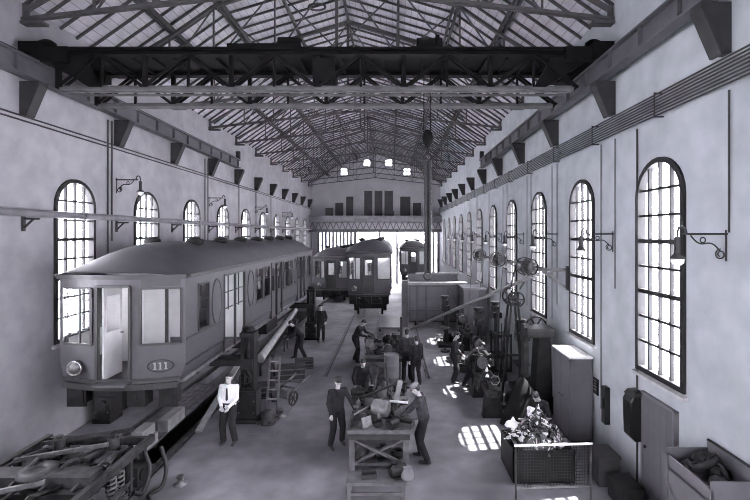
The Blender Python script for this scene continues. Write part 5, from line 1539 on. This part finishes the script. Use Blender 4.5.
    dd = FPX * (XR - .03) / (595 - VX); z = HC + (VY - 386) / FPX * dd
    t = thing('notice_plate', 'small dark notice plate with pale marks on the right wall near the cabinet', 'notice', (XR, dd, z))
    MB().b(-.03, 0, -.13, .13, -.19, .19).build('plate', M['black'], t)
    m = MB()
    for k, (a, w) in enumerate(((.12, .08), (.05, .05), (-.02, .08), (-.09, .06))): m.b(-.036, -.03, -w, w, a, a + .025)
    m.build('marks', M['cream'], t)
    # door in the right wall
    d1 = FPX * XR / (645.5 - VX); d2 = FPX * XR / (677 - VX)
    d = empty('door_20', (XR, (d1 + d2) / 2, 0)); struct(d, 'plain grey plank door in the right wall at the lower right')
    hwid = (d1 - d2) / 2
    m = MB(); k = 5
    for i in range(k):
        y0 = -hwid + 2 * hwid * i / k; m.b(-.06, -.02, y0 + .004, y0 + 2 * hwid / k - .004, .02, 1.98)
    m.build('door_leaf', M['cab'], d)
    m = MB(); m.b(-.09, 0, -hwid - .05, -hwid, 0, 2.03); m.b(-.07, 0, hwid, hwid + .05, 0, 2.03); m.b(-.07, 0, -hwid - .05, hwid + .05, 1.98, 2.03); m.build('door_frame', M['pipe'], d)
    MB().cyl((-.1, hwid - .1, 1.0), (-.06, hwid - .1, 1.0), .03, n=10).build('door_handle', M['iron'], d)
    # bin with scrap at the lower right
    t = thing('scrap_bin', 'tall grey sheet-metal bin against the wall in the lower right corner', 'bin', (4.25, 5.72, 0))
    w, l, h = .66, .95, 1.88
    m = MB(); m.b(0, .025, 0, l, .05, h - .18); m.b(w - .025, w, 0, l, .05, h + .02); m.b(0, w, 0, .025, .05, h - .08); m.b(0, w, l - .025, l, .05, h - .08); m.b(0, w, 0, l, .05, .08); m.b(0, w, 0, l, h - .38, h - .35)
    m.build('body', M['cab'], t)
    m = MB()
    for y in (.03, l - .03): m.b(-.02, 0, y - .03, y + .03, 0, h - .18)
    m.bar((-.01, .05, .4), (-.01, l - .05, 1.3), .02, .06, up=(1, 0, 0)); m.build('stiffener', M['cab'], t)
    m = MB(); m.tube([(w, -.01, h + .02), (w, l + .01, h + .02)], .025, 8); m.build('rim', M['dpipe'], t)
    m = MB(); m.lathe([(.17, -.05), (.2, -.05), (.2, .05), (.17, .05)], (0, 0, 0), 20, 'y'); 
    for k in range(5): m.bar((0, 0, 0), (.18 * math.cos(k * 1.257), 0, .18 * math.sin(k * 1.257)), .04, .03, up=(0, 1, 0))
    o = m.build('spoked_wheel', M['iron_d'], loc=(4.55, 6.25, 1.78)); o.rotation_euler = (R(50), 0, R(40)); tag(o, 'dark spoked wheel lying on the scrap in the corner bin', 'wheel')
    for k, (x, y, z, r_, lb) in enumerate(((4.70, 6.48, 1.70, .15, 'dark lump of scrap at the far end of the corner bin'), (4.5, 5.92, 1.66, .13, 'grey lump of scrap at the near end of the corner bin'), (4.42, 6.45, 1.62, .10, 'small lump of scrap against the front side of the corner bin'), (4.72, 6.2, 1.64, .12, 'dark round lump behind the spoked wheel in the corner bin'))):
        m = MB(); m.ball((0, 0, 0), (r_, r_ * .8, r_ * .9), 10, 7); q = random.Random(k); m.v = [(a + q.uniform(-.02, .02), b_ + q.uniform(-.02, .02), c + q.uniform(-.02, .02)) for a, b_, c in m.v]
        tag(m.build('scrap_lump', M['iron'], loc=(x, y, z)), lb, 'scrap')
    m = MB(); m.tube([(0, 0, 0), (0, .2, .18), (0, .45, .16), (0, .6, -.05)], .03, 8); tag(m.build('bent_pipe', M['iron'], loc=(4.68, 5.9, 1.62)), 'bent grey pipe arching over the corner bin', 'pipe')
    # scrap and racks in mid distance
    t = thing('bar_rack', 'iron rack of upright bars beyond the second drilling machine', 'rack', (4.1, 16.2, 0))
    m = MB(); m.b(-.3, .3, -.3, .3, 0, .08); m.b(-.3, .3, -.3, .3, 1.3, 1.36)
    for x in (-.3, .3):
        for y in (-.3, .3): m.b(x - .025, x + .025, y - .025, y + .025, 0, 1.4)
    m.build('frame', M['iron_d'], t)
    q = random.Random(4)
    for k in range(9): x, y = q.uniform(-.22, .22), q.uniform(-.22, .22); MB().cyl((x, y, .08), (x + q.uniform(-.08, .08), y, q.uniform(1.7, 2.4)), .022, n=6).build('bar', M['iron'], t)
    fl = [(p_casting, 2.55, 17.2), (p_gear, 2.3, 18.6), (p_motor, 2.65, 19.9), (p_flange, 2.2, 20.6), (p_spring, 3.0, 16.7), (p_bracket, 2.9, 18.3), (p_casting, 3.55, 12.6), (p_coil, 3.8, 15.0), (p_box, 2.65, 16.0), (p_motor, 4.6, 13.4)]
    names = ['between the sun patches near the far lathe', 'on the floor near the far drilling machine', 'on the floor below the packing crate', 'on the floor in front of the wagon body', 'on the floor left of the far lathe', 'on the floor beside the far drilling machine', 'on the floor between the nearer lathe and the slotting machine', 'on the floor right of the lathe, by the wall', 'on the floor behind the two workmen', 'beside the slotting machine']
    for (fn, x, y), lb in zip(fl, names): part(fn, (x, y, 0), x, lb, 'parts on the floor by the right windows', 1.5)
build_materials()
build_shell(); build_windows(); build_end_walls(); build_roof_timber()
build_crane_track(); build_crane(); build_wall_services(); build_rails()
build_cars(); build_benches(); build_left_side(); build_right_side(); build_people()

# ---------------------------------------------------------------- light
w = bpy.data.worlds.new('sky'); SC.world = w; w.use_nodes = True
nt = w.node_tree; bg = nt.nodes['Background']
bg.inputs[0].default_value = (.965, .945, 1.06, 1); bg.inputs[1].default_value = 4.0
sun = bpy.data.lights.new('sun', 'SUN'); sun.energy = 6.0; sun.angle = R(.6); sun.color = (1.0, .98, 1.0)
so = bpy.data.objects.new('sun', sun); COL.objects.link(so)
dirv = Vector((-.534, -.08, -1.0)).normalized()
so.rotation_euler = dirv.to_track_quat('-Z', 'Y').to_euler(); so.location = (12, 12, 20)
SC.view_settings.view_transform = 'Standard'; SC.view_settings.look = 'None'
SC.view_settings.exposure = 3.18; SC.view_settings.gamma = 1.0; SC.view_settings.use_curve_mapping = False
cy = SC.cycles
cy.max_bounces = 8; cy.diffuse_bounces = 5; cy.glossy_bounces = 3; cy.transparent_max_bounces = 16; cy.transmission_bounces = 4
cy.caustics_reflective = False; cy.caustics_refractive = False
cy.sample_clamp_indirect = 8
cy.use_denoising = True
cy.filter_width = 1.0
